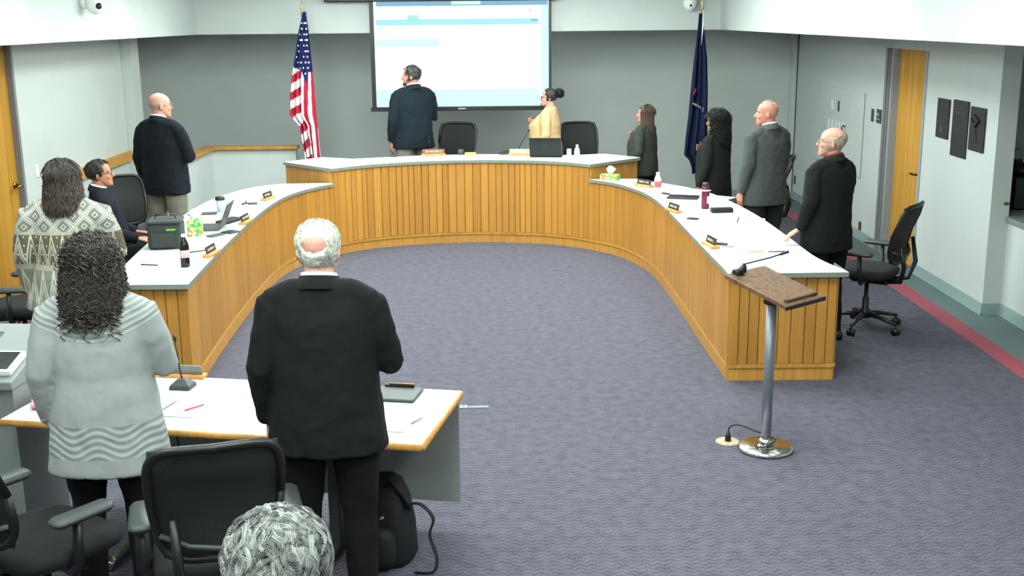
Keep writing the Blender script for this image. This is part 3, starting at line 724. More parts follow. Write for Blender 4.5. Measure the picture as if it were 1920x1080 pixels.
def hair_shell(P, m_, cond, d=.012, fl=0.0, tmin=0.0, amp=.004, freq=25, name='hair', nth=72, nt_=40, thick=.012, taper=None):
    taper = (tmin >= 0) if taper is None else taper
    vs = []; idx = {}; mb = MB()
    tt = [tmin+(1-tmin)*i/nt_ for i in range(nt_+1)]
    on = np.array([[bool(cond(abs(-PI+2*PI*(j+.5)/nth), (tt[i]+tt[i+1])/2, -PI+2*PI*(j+.5)/nth)) for j in range(nth)] for i in range(nt_)])
    dep = np.zeros(on.shape); cur = on.copy()
    for _k in range(4):
        dep += cur; nx = cur & np.roll(cur, 1, 1) & np.roll(cur, -1, 1)
        nx[1:] &= cur[:-1]; nx[:-1] &= cur[1:]; cur = nx
    def deff(i, j):
        if not taper: return d
        k = min(dep[min(i, nt_-1), j], dep[max(i-1, 0), j], dep[min(i, nt_-1), j-1], dep[max(i-1, 0), j-1])
        return -.003+(d+.003)*min(1.0, k/4)
    def vid(i, j):
        j %= nth
        if (i, j) not in idx:
            th = -PI+2*PI*j/nth; p = hair_pt(th, tt[i], d, fl) if (fl or tmin < 0) else head_pt(th, tt[i], deff(i, j))
            nn = noise.noise(p*freq); dirv = Vector((math.sin(th), math.cos(th), 0))
            idx[(i, j)] = len(vs); vs.append(P.MH @ (p+dirv*(amp*nn)))
        return idx[(i, j)]
    fs = []
    for i in range(nt_):
        for j in range(nth):
            th = -PI+2*PI*(j+.5)/nth; t = (tt[i]+tt[i+1])/2
            if on[i, j]: fs.append((vid(i+1, j), vid(i+1, j+1), vid(i, j+1), vid(i, j)))
    o = obj(name, mb.add(vs, fs), m_, P.root, True)
    sd = o.modifiers.new('thick', 'SOLIDIFY'); sd.thickness = thick*P.s; sd.offset = -1
    return o
def strands(P, parent, m_, paths, r=.0014, name='hair_strands'):
    V = []; Fc = []
    for pts in paths:
        b0 = len(V); n = len(pts)
        for i, p in enumerate(pts):
            rr = r*(1 if i < n-1 else .3); a = Vector((rr, 0, rr*.3)); q = Vector((-rr*.5, rr*.87, 0)); c = Vector((-rr*.5, -rr*.87, -rr*.3))
            V += [tuple(P.MH @ (p+x)) for x in (a, q, c)]
        for i in range(n-1):
            for k in range(3):
                k2 = (k+1) % 3; Fc.append((b0+i*3+k, b0+i*3+k2, b0+i*3+3+k2, b0+i*3+3+k))
    mb = MB().add(V, Fc); o = obj(name, mb, m_, parent, True); o['kind'] = 'stuff'; return o
def long_strands(n, tmin, d, fl, fa, curl=.006, cf=9, rnd=None):
    rnd = rnd or random; out = []
    for _ in range(n):
        th = rnd.choice((-1, 1))*rnd.uniform(fa*.9, PI); t0 = rnd.uniform(.45, .99); te = tmin+rnd.uniform(-.05, .35)*(.5-tmin)*.6
        ph = rnd.uniform(0, 6.3); pts = []; m = 12; dd = d+rnd.uniform(-.002, .008); cu = curl*rnd.uniform(.5, 1.5)
        for k in range(m+1):
            t = t0+(te-t0)*k/m; a = ph+cf*(t0-t)*2
            p = hair_pt(th+.05*math.sin(a)*curl/.006*.3, max(t, tmin-.1), dd+cu*math.sin(a+1.3)*min(1, k/3), fl)
            pts.append(p)
        out.append(pts)
    return out
def clumps(n, cond, d, ln=.035, per=12, wave=.006, lift=.008, fl=None, tmin=.25, r_sp=.005, down=.6, rnd=None):
    """locks of hair: bundles that share a root and curve over the scalp"""
    rnd = rnd or random; out = []
    pt = (lambda th, t, dd: hair_pt(th, t, dd, fl)) if fl is not None else head_pt
    c = 0
    while c < n:
        th = rnd.uniform(-PI, PI); t = 1-(rnd.random()**1.2)*(1-tmin)
        if not cond(abs(th), t, th): continue
        c += 1
        p0 = pt(th, t, d); e = .02
        down_v = (pt(th, max(tmin-.1, t-e), d)-p0).normalized(); side = (pt(th+.05, t, d)-p0).normalized(); nn = side.cross(down_v).normalized()
        if nn.dot(p0-Vector((0, 0, 1.62))) < 0: nn = -nn
        a = rnd.gauss(0, .8)*(1-down)*2; dv = (down_v*math.cos(a)+side*math.sin(a)); sv = nn.cross(dv)
        l = ln*rnd.uniform(.7, 1.3); ph = rnd.uniform(0, 6.3); w_ = wave*rnd.uniform(.5, 1.4); lf = lift*rnd.uniform(.3, 1.3)
        for k in range(per):
            o1, o2 = rnd.gauss(0, r_sp), abs(rnd.gauss(0, r_sp*.5)); pts = []
            for i in range(6):
                q = i/5; sp = 1-.75*q
                pts.append(p0+dv*(l*q)+sv*(o1*sp+w_*math.sin(ph+5*q))+nn*(o2*sp+lf*math.sin(PI*min(1, .15+q*.95))-.004*q*q))
            out.append(pts)
    return out
def ringlets(n, cond, d, fl, tmin, rad=.011, ln=.075, turns=2.4, rnd=None):
    rnd = rnd or random; out = []
    while len(out) < n:
        th = rnd.uniform(-PI, PI); t = rnd.uniform(tmin, 1.0)
        if not cond(abs(th), t, th): continue
        p0 = hair_pt(th, t, d*rnd.uniform(.85, 1.25), fl); o = Vector((math.sin(th), math.cos(th), .25*max(0, t-.5))).normalized(); s_ = o.cross(Vector((0, 0, 1))).normalized()
        l = ln*rnd.uniform(.6, 1.2); r_ = rad*rnd.uniform(.6, 1.3); ph = rnd.uniform(0, 6.3); m = 15; sg = rnd.choice((-1, 1))
        e1 = pt_dir = (hair_pt(th, max(tmin-.15, t-.06), d, fl)-hair_pt(th, t, d, fl)).normalized()
        f1 = o; g1 = e1.cross(f1)
        out.append([p0+e1*(l*i/m)+f1*(r_*math.cos(ph+sg*turns*2*PI*i/m))+g1*(r_*math.sin(ph+sg*turns*2*PI*i/m)) for i in range(m+1)])
    return out
def short_strands(n, cond, d, ln=.03, curl=.004, rnd=None):
    rnd = rnd or random; out = []
    while len(out) < n:
        th = rnd.uniform(-PI, PI); t = 1-rnd.random()**1.4*.9
        if not cond(abs(th), t, th): continue
        p0 = head_pt(th, t, d*.4); nn = Vector((math.sin(th)*(1.1-t), math.cos(th)*(1.1-t), max(0, t-.45)*1.4)).normalized()
        dr = Vector((rnd.uniform(-.6, .6), rnd.uniform(-.9, .5), rnd.uniform(-.9, .1))); l = ln*rnd.uniform(.6, 1.3); ph = rnd.uniform(0, 6)
        pts = []
        for k in range(5):
            q = k/4; pts.append(p0+nn*(d*1.1*min(1, q*1.5))+dr*(l*q*q)+Vector((math.sin(ph+5*q), math.cos(ph+5*q), math.sin(ph*2+4*q)))*curl*q)
        out.append(pts)
    return out

def lay_strands(n, cond, d, dt=.15, wave=.002, swirl=.2, rnd=None):
    rnd = rnd or random; out = []
    while len(out) < n:
        th = rnd.uniform(-PI, PI); t = 1-rnd.random()**1.25*.8
        if not cond(abs(th), t, th): continue
        ph = rnd.uniform(0, 6.3); k0 = swirl*(1 if noise.noise(Vector((th*1.5, t*5, 0))) > 0 else -1)*rnd.uniform(.3, 1.4); l = dt*rnd.uniform(.6, 1.2); d0 = d*rnd.uniform(.8, 1.35); pts = []
        for k in range(7):
            q = k/6; a = ph+7*q; tk = max(.2, t-l*q)
            pts.append(head_pt(th+k0*q/(.35+abs(1-t)*1.5)+wave*18*math.sin(a)*q, tk, d0*(.6+.5*math.sin(PI*min(1, q*1.2)))+wave*math.sin(a+1)))
        if cond(abs(th), max(.2, t-l*.8), th): out.append(pts)
    return out
GREYM = mat('glasses_metal', (120, 120, 118), .3, .9)
# 1 bald man, navy blazer, left
P = person('bald man in navy blazer and khaki trousers with his hand on his chest', (-3.42, 11.5), -22, 1.86, SKIN1, M_NAVY, M_KHAKI, 1.12, .04, 0, (-32, 0), R='heart', collar=M_SHIRT, glasses=GREYM)
hair_shell(P, H_STUB, lambda a, t, th: a > 1.5 and .3 < t < .62, .0025, amp=.001, thick=.006, name='stubble')
# 2 woman in patterned knit
P = person('woman with long dark wavy hair in a cream and olive patterned sweater', (-2.78, 7.18), 3, 1.70, SKIN1, patterned(), M_TROUB, 1.22, .05, .03, (0, 0), R='heart', hem=.78, flare=.04, jcollar=False, sleeve=1.25, top_name='sweater', fold=.016)
fa = lambda t: .0 if t > .86 else 1.0
hs = hair_shell(P, H_DBROWN, lambda a, t, th: a > fa(t), .018, .02, -.34, .012, 14)
strands(P, hs, H_DBROWN, clumps(260, lambda a, t, th: a > fa(t), .018, .08, 10, .009, .01, .02, -.3, .007, .85), .0014)
strands(P, hs, H_DBROWN, long_strands(1200, -.5, .022, .026, 1.0, .012, 8), .0022)
strands(P, hs, MATS.get('hair_brown'), long_strands(400, -.45, .026, .026, 1.0, .012, 8), .0016)
# 3 seated man
P = person('seated man with slicked black hair and dark glasses in a dark suit', (-3.5, 9.9), -72, 1.74, SKIN3, M_NAVY, M_TROUB, 1.08, .04, 0, (0, 4), R='lap', Lf='lap', collar=M_SHIRT, seated=True, glasses=M_BLACK)
hs = hair_shell(P, H_BLACK, lambda a, t, th: (t > .80+.08*math.cos(th)) or (a > 1.3 and t > .38) or (a > 1.05 and t > .55), .011, amp=.003)
strands(P, hs, H_BLACK, clumps(120, lambda a, t, th: t > .86 or (a > 1.4 and t > .42), .011, .04, 8, .003, .004, down=.9), .0012)
# 4 woman in light grey cardigan
P = person('woman with dark curly hair in a long light grey ribbed cardigan', (-1.745, 4.735), 4, 1.67, SKIN1, ribbed(), M_TROUB, 1.12, .03, .03, (0, 0), R='heart', hem=.67, flare=.038, jcollar=False, sleeve=1.12, top_name='cardigan', fold=.014)
hs = hair_shell(P, H_DBROWN, lambda a, t, th: a > fa(t), .022, .022, -.30, .02, 20)
strands(P, hs, H_DBROWN, long_strands(2600, -.48, .03, .028, 1.0, .022, 11), .0024)
strands(P, hs, mat('hair_chestnut', (104, 88, 77), .45, var=.3, scale=60), ringlets(420, lambda a, t, th: a > fa(t), .034, .03, -.38, .016, .10, 1.6), .0022)
strands(P, hs, H_DBROWN, ringlets(800, lambda a, t, th: a > fa(t), .03, .034, -.44, .018, .10, 1.8), .0028)
# 5 white-haired man
P = person('white-haired man in a black suit standing at the front table', (-.755, 4.56), -2, 1.76, mat('skin_pale_pink', (206, 146, 130), .55, var=.06, scale=25), M_SUITB, M_TROUB, 1.13, .03, 0, (0, 6), R='heart', collar=M_SHIRT, hem=.78, flare=.01)
c5 = lambda a, t, th: ((a > 1.15 and t > .2) or t > .84) and not (((a-PI)/.62)**2+((t-.70)/.115)**2 < 1)
hs = hair_shell(P, H_WHITE, c5, .0075, amp=.003, freq=30, thick=.011)
c5b = lambda a, t, th: c5(a, t, th) and not (((a-PI)/.78)**2+((t-.77)/.24)**2 < 1)
strands(P, hs, H_WHITE, clumps(340, c5b, .006, .035, 9, .003, .004, down=.75, r_sp=.006), .0008)
# 6 grey head near the camera
M_G2 = mat('hair_silver', (172, 174, 170), .55, var=.2, scale=70); M_G3 = mat('hair_pewter', (88, 90, 86), .55, var=.2, scale=70)
P = person('man with thick wavy grey hair whose crown shows in the foreground', (-.385, 1.76), 0, 1.755, SKIN1, M_SUITK, M_TROUB, 1.05, 0, 0, (0, 0), collar=M_SHIRT)
c6 = lambda a, t, th: t > .88 or (a > 1.1 and t > .3) or (a > .8 and t > .75)
hs = hair_shell(P, M_G3, c6, .005, amp=.004, freq=40)
for mm, cnt in ((H_GREY, 480), (M_G2, 420), (M_G3, 160)): strands(P, hs, mm, clumps(cnt, c6, .005, .036, 16, .005, .006, down=.62, r_sp=.004), .00055)
# 7 man at the screen
P = person('man with dark grey hair and beard in a dark blazer before the screen', (-1.09, 13.98), 28, 1.82, SKIN2, M_BLUEB, M_KHAKI, 1.2, .06, 0, (52, 0), R='heart', collar=M_SHIRT, z=ZP)
c7 = lambda a, t, th: t > .84 or (a > 1.25 and t > .3) or (a > 1.0 and t > .6)
hs = hair_shell(P, H_DGREY, c7, .012, amp=.004); strands(P, hs, H_DGREY, clumps(150, c7, .010, .025, 8, .004, .005, down=.5), .0012)
hair_shell(P, H_DGREY, lambda a, t, th: a < 1.45 and t < .22, .006, amp=.002, name='beard', thick=.008)
# 8 woman in tan sweater
P = person('woman in a tan sweater with black hair pinned up in a bun', (.55, 13.95), 72, 1.53, SKIN1, M_TAN, M_KHAKI, 1.2, .085, .08, (12, 2), R='heart', jcollar=False, z=ZP, top_name='sweater', glasses=M_BLACK)
c8 = lambda a, t, th: t > .85 or (a > 1.25 and t > .3) or (a > 1.0 and t > .62)
hs = hair_shell(P, H_BLACK, c8, .016, amp=.005)
bun = []
for k in range(420):
    u = Vector((random.gauss(0, 1), random.gauss(0, 1), random.gauss(0, 1))).normalized(); c = Vector((0, -.14, 1.70)); ax = u.cross(Vector((0, 0, 1))).normalized()
    bun.append([c+(u*math.cos(q)+ax*math.sin(q))*.062*random.uniform(.8, 1.2) for q in (0, .35, .7, 1.05)])
bo = obj('bun', MB().sph((0, -.14, 1.70), (.06, .055, .06), 14, 10).xf(P.MH), H_BLACK, hs, True)
strands(P, hs, H_BLACK, bun, .003)
# 9 woman with brown hair
P = person('woman with long straight brown hair in a dark taupe jacket', (1.68, 13.62), 58, 1.53, SKIN2, M_DOLIVE, M_TROUB, 1.16, .06, .05, (24, 2), R=((.18, 0, 1.41), (.28, .08, 1.18), (.09, .222, 1.30), (-1, .0, .35), (0, -1, -.05)), jcollar=True)
hs = hair_shell(P, H_BROWN, lambda a, t, th: a > (.0 if t > .80 else 1.0), .014, .02, -.55, .006, 16)
strands(P, hs, H_BROWN, clumps(160, lambda a, t, th: a > 1.25, .014, .09, 8, .004, .006, .02, -.5, .008, .95), .0014)
strands(P, hs, H_BROWN, long_strands(600, -.7, .016, .022, 1.0, .004, 4), .0018)
# 10 woman with curly black hair
P = person('woman with curly black hair in a black blazer, hand on her chest', (2.24, 12.05), 48, 1.575, SKIN3, M_BLKJ, M_TROUB, 1.15, .05, .04, (28, 2), R='heart', jcollar=True, hem=.74)
hs = hair_shell(P, H_BLACK, lambda a, t, th: a > (.0 if t > .80 else .95), .036, .025, -.28, .022, 20)
strands(P, hs, H_BLACK, ringlets(900, lambda a, t, th: a > (.3 if t > .80 else .95), .046, .03, -.36, .019, .065, 2.2), .0036)
# 11 man in grey suit
P = person('man with close-cropped grey hair in a mid grey suit', (2.52, 10.95), 30, 1.76, SKIN2, M_SUITG, M_SUITK, 1.16, .04, 0, (44, 0), R='heart', collar=M_SHIRT, hem=.76)
c11 = lambda a, t, th: t > .84 or (a > 1.2 and t > .32) or (a > 1.0 and t > .62)
hair_shell(P, mat('hair_cropped', (192, 132, 114), .7, var=.12, scale=70), c11, .003, amp=.0015, thick=.008)
c11b = lambda a, t, th: t > .86 and a < 2.4
hs = hair_shell(P, H_THIN, c11b, .006, amp=.002, thick=.008, name='top_hair'); strands(P, hs, H_THIN, clumps(70, c11b, .004, .018, 7, .002, .004, down=.4, tmin=.8), .0008)
# 12 bald man, black suit
P = person('balding man with thin grey hair and glasses in a black suit at the wing desk', (2.54, 8.84), 34, 1.705, SKIN1, M_SUITB, M_TROUB, 1.13, .03, 0, (34, 4), R='heart', collar=M_REDSH, hem=.76, glasses=GREYM,
           Lf=((.19, 0, 1.41), (.25, -.03, 1.16), (.255, .06, .945), (.83, .56, -.62), (-.45, -.3, -.84)))
c12 = lambda a, t, th: (a > 1.2 and .25 < t < .74) or (a > 1.9 and t < .9 and t > .25)
hs = hair_shell(P, H_THIN, c12, .004, amp=.0015, thick=.009); strands(P, hs, H_THIN, clumps(110, c12, .004, .025, 7, .002, .003, down=.8), .0009)
# ------------------------------------------------------------------ projection screen
SX0, SX1, SZ0, SZ1, SY = -1.66, .615, 1.415, 3.0, 14.68
ps = thing('projection_screen', 'white projection screen with black border showing a pale web page', 'screen', ((SX0+SX1)/2, SY, SZ0))
W2 = (SX1-SX0)/2; HS = SZ1-SZ0
M_SCR = emit('screen_glow', (246, 255, 252), 1.0)
obj('image', MB().box(-W2+.055, W2-.03, -.004, 0, .075, HS), M_SCR, ps)
obj('border', MB().box(-W2, -W2+.05, -.01, .012, 0, HS), M_BLACK, ps); obj('border', MB().box(W2-.035, W2, -.01, .012, 0, HS), M_BLACK, ps); obj('lower_bar', MB().rbox(-W2-.02, W2+.01, -.014, .016, -.01, .045, .006), M_BLACK, ps)
obj('housing', MB().rbox(-W2-.55, W2+.08, -.07, .1, HS-.24, HS, .02), M_BLACK, ps)
M_CY1 = emit('screen_cyan', (170, 232, 238), .88); M_CY2 = emit('screen_pale', (206, 246, 250), .96); M_CY3 = emit('screen_bar', (140, 190, 220), .8); M_GRN = emit('screen_green', (170, 232, 222), .88)
def sc(nm, x0, y0, x1, y1, m_, k=1):
    a = aty(x0, y0, SY); b_ = aty(x1, y1, SY); cx = (SX0+SX1)/2
    obj(nm, MB().box(a.x-cx, b_.x-cx, -.006-.001*k, -.004, b_.z-SZ0, a.z-SZ0), m_, ps)
sc('tab_bar', 704, -10, 1027, 9, M_CY3); sc('tab', 846, -5, 901, 8, M_CY2, 2)
sc('header_band', 704, 37, 1010, 45, M_CY1); sc('button', 764, 29, 784, 38, M_GRN); sc('row_highlight', 705, 74, 823, 87, M_CY2); sc('row_icon', 708, 50, 716, 57, M_CY2)
sc('side_band', 1015, 10, 1029, 196, M_CY2, 2); sc('footer_band', 706, 169, 1013, 200, M_CY2, 1); sc('menu_mark', 993, 17, 995, 21, M_CY3); sc('menu_dots', 995, 36, 1008, 39, M_CY3, 2)
obj('maker_plate', MB().box(-.05, .05, -.017, -.014, .012, .028), M_FRAMEL, ps)

# ------------------------------------------------------------------ flags
def flag_pole(root, top):
    obj('pole', MB().tube([(0, 0, .03), (0, 0, top-.06)], .014, 12), mat('pole_wood', (150, 132, 96), .4), root, True)
    obj('base', MB().lathe([(.14, 0), (.14, .015), (.06, .04), (.025, .07)], 24), M_BRASS, root, True)
    return obj('finial', MB().lathe([(.02, top-.07), (.022, top-.05), (.008, top-.04), (.02, top-.02), (.012, top+.03), (.001, top+.07)], 10), mat('finial_gold', (190, 170, 120), .35, .8), root, True)
def drape(lb, rb, bot, nu=64, nv=110, folds=5, amp=.045):
    """cloth hanging between two side lines; lb, rb give x for a height, bot gives the lower edge for u"""
    vs = []; uv = []
    ztop = bot['top']
    for j in range(nv+1):
        for i in range(nu+1):
            u = i/nu; zb = bot['f'](u); z = ztop+(zb-ztop)*j/nv
            x0, x1 = lb(z), rb(z); w_ = x1-x0
            y = -.03-amp*min(1, w_*5)*math.sin(folds*2*PI*u+.8*math.sin(3*z))*(.6+.4*math.sin(2.1*u*PI))
            vs.append((x0+w_*u+.006*math.sin(14*u+2*z), y, z)); uv.append((u, z))
    fs = [(j*(nu+1)+i, j*(nu+1)+i+1, (j+1)*(nu+1)+i+1, (j+1)*(nu+1)+i) for j in range(nv) for i in range(nu)]
    return vs, fs, uv
def lin(tab):
    def f(z):
        for (z0, x0), (z1, x1) in zip(tab, tab[1:]):
            if z <= z0 and z >= z1: return x0+(x1-x0)*(z0-z)/(z0-z1)
        return tab[0][1] if z > tab[0][0] else tab[-1][1]
    return f
FY = 14.3
def prof(pts, cx): return lin([(aty(x, y, FY).z, aty(x, y, FY).x-cx) for x, y in pts])
# national flag
fx = aty(573, 150, FY).x
us = thing('flag', 'draped flag with red and white stripes and a starry blue canton', 'flag', (fx, FY, 0))
flag_pole(us, aty(572, 14, FY).z)
lb = prof([(570, 22), (562, 60), (555, 105), (549, 140), (545, 175), (544, 215), (552, 225), (562, 235), (565, 255), (570, 280), (574, 306)], fx)
rb = prof([(574, 22), (580, 60), (586, 120), (590, 160), (594, 210), (599, 260), (603, 306)], fx)
zt = aty(572, 22, FY).z; zl = aty(560, 306, FY).z
vs, fs, uv = drape(lb, rb, {'top': zt, 'f': lambda u: zl})
M_FR = cloth('flag_red', (178, 36, 62), .1); M_FW = cloth('flag_white', (226, 224, 226), .04); M_FB = cloth('flag_blue', (30, 36, 84), .15)
mb = MB().add(vs, fs); mi = []
for f in fs:
    x = sum(vs[k][0] for k in f)/4; z_ = sum(vs[k][2] for k in f)/4; u = sum(uv[k][0] for k in f)/4
    wx = aty(575, 150, FY).z  # reference height
    zc = aty(575, 128, FY).z - (u-.2)*.10*(1 if u < .62 else 0) - (.20 if .45 < u < .72 else 0)*1.0*(u-.45)/.27 - (.05 if u >= .72 else 0)
    if z_ > zc: mi.append(2)
    elif u < .47: mi.append(int(math.floor((zc-z_+.75*u*.4)/.105)) % 2 ^ 1)
    else:
        k = (u-.47)*6.2+(zl-z_)*.55; mi.append(int(math.floor(k)) % 2)
mb.mi = [(2 if q == 2 else (1 if q == 1 else 0)) for q in mi]
fl_ = obj('cloth', mb, [M_FR, M_FW, M_FB], us, True); s_ = fl_.modifiers.new('s', 'SOLIDIFY'); s_.thickness = .004
star_me = None
rs = random.Random(3); stars = MB()
def star(c, r):
    pts = [(c[0]+(r if k % 2 == 0 else r*.42)*math.sin(PI*k/5), c[1]-.006, c[2]+(r if k % 2 == 0 else r*.42)*math.cos(PI*k/5)) for k in range(10)]
    return MB().loft([pts, [(x, y-.002, z) for x, y, z in pts]])
for row in range(11):
    for colm in range(4):
        j = 8+row*4; i = int((colm+.5+(row % 2)*.45)/4.6*64)
        if i > 62: continue
        p = vs[j*65+i]; pz = p[2]
        f_i = min(len(fs)-1, j*64+min(i, 63))
        if mi[f_i] != 2 or rs.random() < .12: continue
        obj('star', star((p[0], p[1]-.012, pz), .016), M_FW, fl_)
# state flag
fx2 = aty(1313, 150, FY).x
mf = thing('flag', 'draped dark blue flag with a coat of arms by the far right corner', 'flag', (fx2, FY, 0))
flag_pole(mf, aty(1315, 6, FY).z)
lb = prof([(1311, 25), (1308, 60), (1302, 110), (1296, 165), (1290, 220), (1284, 262), (1281, 290), (1290, 298), (1295, 312), (1296, 325)], fx2)
rb = prof([(1316, 25), (1321, 70), (1326, 110), (1328, 165), (1327, 230), (1326, 300), (1324, 325)], fx2)
zt = aty(1313, 25, FY).z; zl = aty(1300, 325, FY).z
vs, fs, uv = drape(lb, rb, {'top': zt, 'f': lambda u: zl}, 40, 80, 3, .05)
fl_ = obj('cloth', MB().add(vs, fs), cloth('state_flag_blue', (26, 32, 62), .15), mf, True); s_ = fl_.modifiers.new('s', 'SOLIDIFY'); s_.thickness = .004
def patch(nm, x, y, w_, h_, m_, tilt=0):
    p = aty(x, y, FY-.09); obj(nm, MB().sph((0, 0, 0), (w_, .006, h_), 12, 8).xf(T(p.x-fx2, -.09, p.z) @ RY(tilt)), m_, mf, True)
for a in ((1303, 172, .012, .05, (120, 40, 60), .3), (1305, 197, .05, .014, (128, 116, 84), .5), (1312, 201, .03, .012, (110, 106, 96), .8), (1318, 206, .012, .035, (84, 96, 150), .2)):
    patch('emblem', *a[:4], cloth('emblem_%d' % a[0], a[4], .2), a[5])
obj('white_ribbon', MB().tube([(aty(1317, 18, FY).x-fx2, -.06, aty(1317, 18, FY).z), (aty(1316, 50, FY).x-fx2, -.07, aty(1316, 50, FY).z), (aty(1313, 84, FY).x-fx2, -.07, aty(1313, 84, FY).z)], [.012, .03, .004], 8, (.3, 1)), M_FW, mf, True)

# ------------------------------------------------------------------ wall fittings
def wallbox(name, label, cat, x, y, w_, h_, m_, d=.012, X=XR, group=None, parts=()):
    p = atx(x, y, X); sg = -1 if X > 0 else 1
    t = thing(name, label, cat, (X, p.y, p.z), 0, group)
    x0, x1 = (0, sg*d) if sg > 0 else (sg*d, 0)
    bevel(obj('plate', MB().box(x0, x1, -w_/2, w_/2, -h_/2, h_/2), m_, t), .002)
    for nm, yy, zz, ww, hh, mm in parts:
        a, b_ = sorted((sg*d, sg*(d+.006))); obj(nm, MB().box(a, b_, yy-ww/2, yy+ww/2, zz-hh/2, zz+hh/2), mm, t)
    return t
wallbox('light_switch', 'white light switch on the left wall beside the oak door', 'switch', 68, 321, .07, .12, M_WHITEP, X=XL, parts=(('rocker', 0, 0, .03, .06, M_PAPER),))
M_DPL = mat('dark_plate', (60, 66, 62), .5)
wallbox('wall_switch', 'small white switch plate above the row of wall plates', 'switch', 1562, 196, .09, .12, M_WHITEP)
wallbox('card_reader', 'narrow dark wall plate beside the upper white switch plate', 'wall plate', 1574, 199, .07, .13, M_DPL)
for k in range(5): wallbox('wall_plate', 'pale switch plate in the upper row of wall plates', 'wall plate', 1555+k*6.6, 231+k*1.8, .065, .115, M_WHITEP, group='upper row of wall plates')
for k in range(3): wallbox('wall_plate', 'pale switch plate in the lower row of wall plates', 'wall plate', 1564+k*6.8, 269+k*2.2, .065, .115, M_WHITEP, group='lower row of wall plates')
p = atx(1586, 243, XR)
hk = thing('wall_hook', 'small black coat hook beside the rows of wall plates', 'hook', (XR, p.y, p.z))
obj('arm', MB().tube([(0, 0, .03), (-.04, 0, .05), (-.05, 0, .02), (-.03, .0, -.06)], .009, 6), M_BLACK, hk, True)
wallbox('thermostat', 'narrow dark thermostat on the wall left of the dark notice plate', 'thermostat', 1637, 216, .07, .14, M_DPL)
wallbox('notice_plate', 'square dark notice plate on the wall beside the door frame', 'wall plate', 1649, 218, .15, .15, M_DPL, parts=(('print', .02, .02, .07, .03, M_FRAMEL), ('print', .0, -.03, .1, .012, M_FRAMEL)))
# flush access panel
a, b_ = atx(1623, 175, XR), atx(1618, 336, XR)
ap = thing('access_panel', 'flush painted access panel with thin dark joint in the right wall', 'wall panel', (XR, a.y, b_.z))
wd, hg = 2.0, a.z-b_.z
obj('panel', MB().box(-.008, 0, 0, wd, 0, hg), M_WALL, ap); obj('joint', MB().box(-.0085, -.001, -.012, 0, -.012, hg).box(-.0085, -.001, 0, wd, -.012, 0), M_PANELG, ap)
M_REDO = mat('red_socket', (170, 50, 60), .5)
wallbox('wall_outlet', 'dark outlet with red sockets low on the wall by the right chair', 'outlet', 1613, 423.5, .075, .10, M_DPL, parts=(('socket', 0, .02, .04, .03, M_REDO), ('socket', 0, -.02, .04, .03, M_REDO)))
wallbox('wall_outlet', 'dark narrow outlet low on the wall behind the grey-suited man', 'outlet', 1491, 337, .07, .12, M_DPL)
def plaque(label, x0, y0, x1, y1, kind):
    a, b_ = atx(x0, y0, XR), atx(x1, y1, XR); c = ((a.y+b_.y)/2, (a.z+b_.z)/2); ww, hh = abs(a.y-b_.y), abs(a.z-b_.z)
    t = thing('plaque', label, 'plaque', (XR, c[0], c[1]))
    bevel(obj('plate', MB().box(-.02, 0, -ww/2, ww/2, -hh/2, hh/2), M_BRONZE, t), .004)
    M_PL = mat('plaque_relief', (96, 94, 90), .4, .5)
    if kind == 0: obj('relief', MB().box(-.024, -.02, -.03, .03, -hh*.36, -hh*.2).box(-.024, -.02, -.06, .06, -hh*.1, -hh*.085), M_PL, t)
    if kind == 1:
        for k in range(3): obj('text_line', MB().box(-.023, -.02, -ww*.36, ww*.36, hh*(.4-.06*k), hh*(.41-.06*k)), M_PL, t)
    if kind == 2: obj('relief', MB().tube([(-.024, .05, hh*.33), (-.026, -.06, hh*.2), (-.026, .02, hh*.05), (-.024, -.02, -hh*.3)], [.006, .016, .012, .006], 6).tube([(-.024, .11, hh*.22), (-.026, .06, hh*.16)], .01, 6), mat('plaque_dark', (26, 25, 24), .5), t)
plaque('bronze wall plaque with a small emblem at its foot beside the door', 1784, 187, 1757, 256, 0)
plaque('tall plain bronze wall plaque hung lowest of the three', 1820, 191, 1784, 290, 1)
plaque('bronze wall plaque with a raised branching figure', 1852, 204, 1818, 280, 2)
# appliance and basket in the alcove
p = atx(1884, 397, XR+.34)
mw = thing('microwave_oven', 'black microwave oven on the alcove counter', 'microwave', (XR+.53, 10.12, .866))
bevel(obj('case', MB().box(-.2, .22, -.26, .26, .012, .29), M_BLACK, mw), .008)
obj('door_glass', MB().box(-.206, -.2, -.12, .25, .06, .28), mat('oven_glass', (10, 11, 12), .15), mw)
for k in range(3): obj('button', MB().box(-.206, -.2, .22-.08*k, .245-.08*k, .022, .042), M_FRAMEL, mw)
for q in ((-.17, -.22), (-.17, .22), (.19, -.22), (.19, .22)): obj('foot', MB().lathe([(.012, 0), (.012, .012)], 8, q), M_BLACK, mw)
bk_ = thing('tote_bag', 'black bag with pale looped handles lying on the microwave', 'bag', (XR+.5, 10.12, 1.157))
R_ = [[(.15*k*math.copysign(abs(math.cos(a))**.6, math.cos(a)), .2*k*math.copysign(abs(math.sin(a))**.6, math.sin(a)), z_+.012*math.sin(3*a)*(z_ > .05)) for a in [2*PI*i/24 for i in range(24)]] for z_, k in ((0, .9), (.03, 1), (.09, .9), (.12, .5))]
obj('pouch', MB().loft(R_), M_BLACK, bk_, True)
for dx in (-.06, .04): obj('handle', MB().tube([(dx, .12*math.cos(PI*i/10), .09+.13*math.sin(PI*i/10)) for i in range(11)], .007, 6), M_FRAMEL, bk_, True)
p = atx(1864, 371, XR+.16)
kh = thing('key_hook', 'tiny brass hook plate on the wall corner above the counter', 'hook', (XR+.16-.02, WRN-.001, p.z))
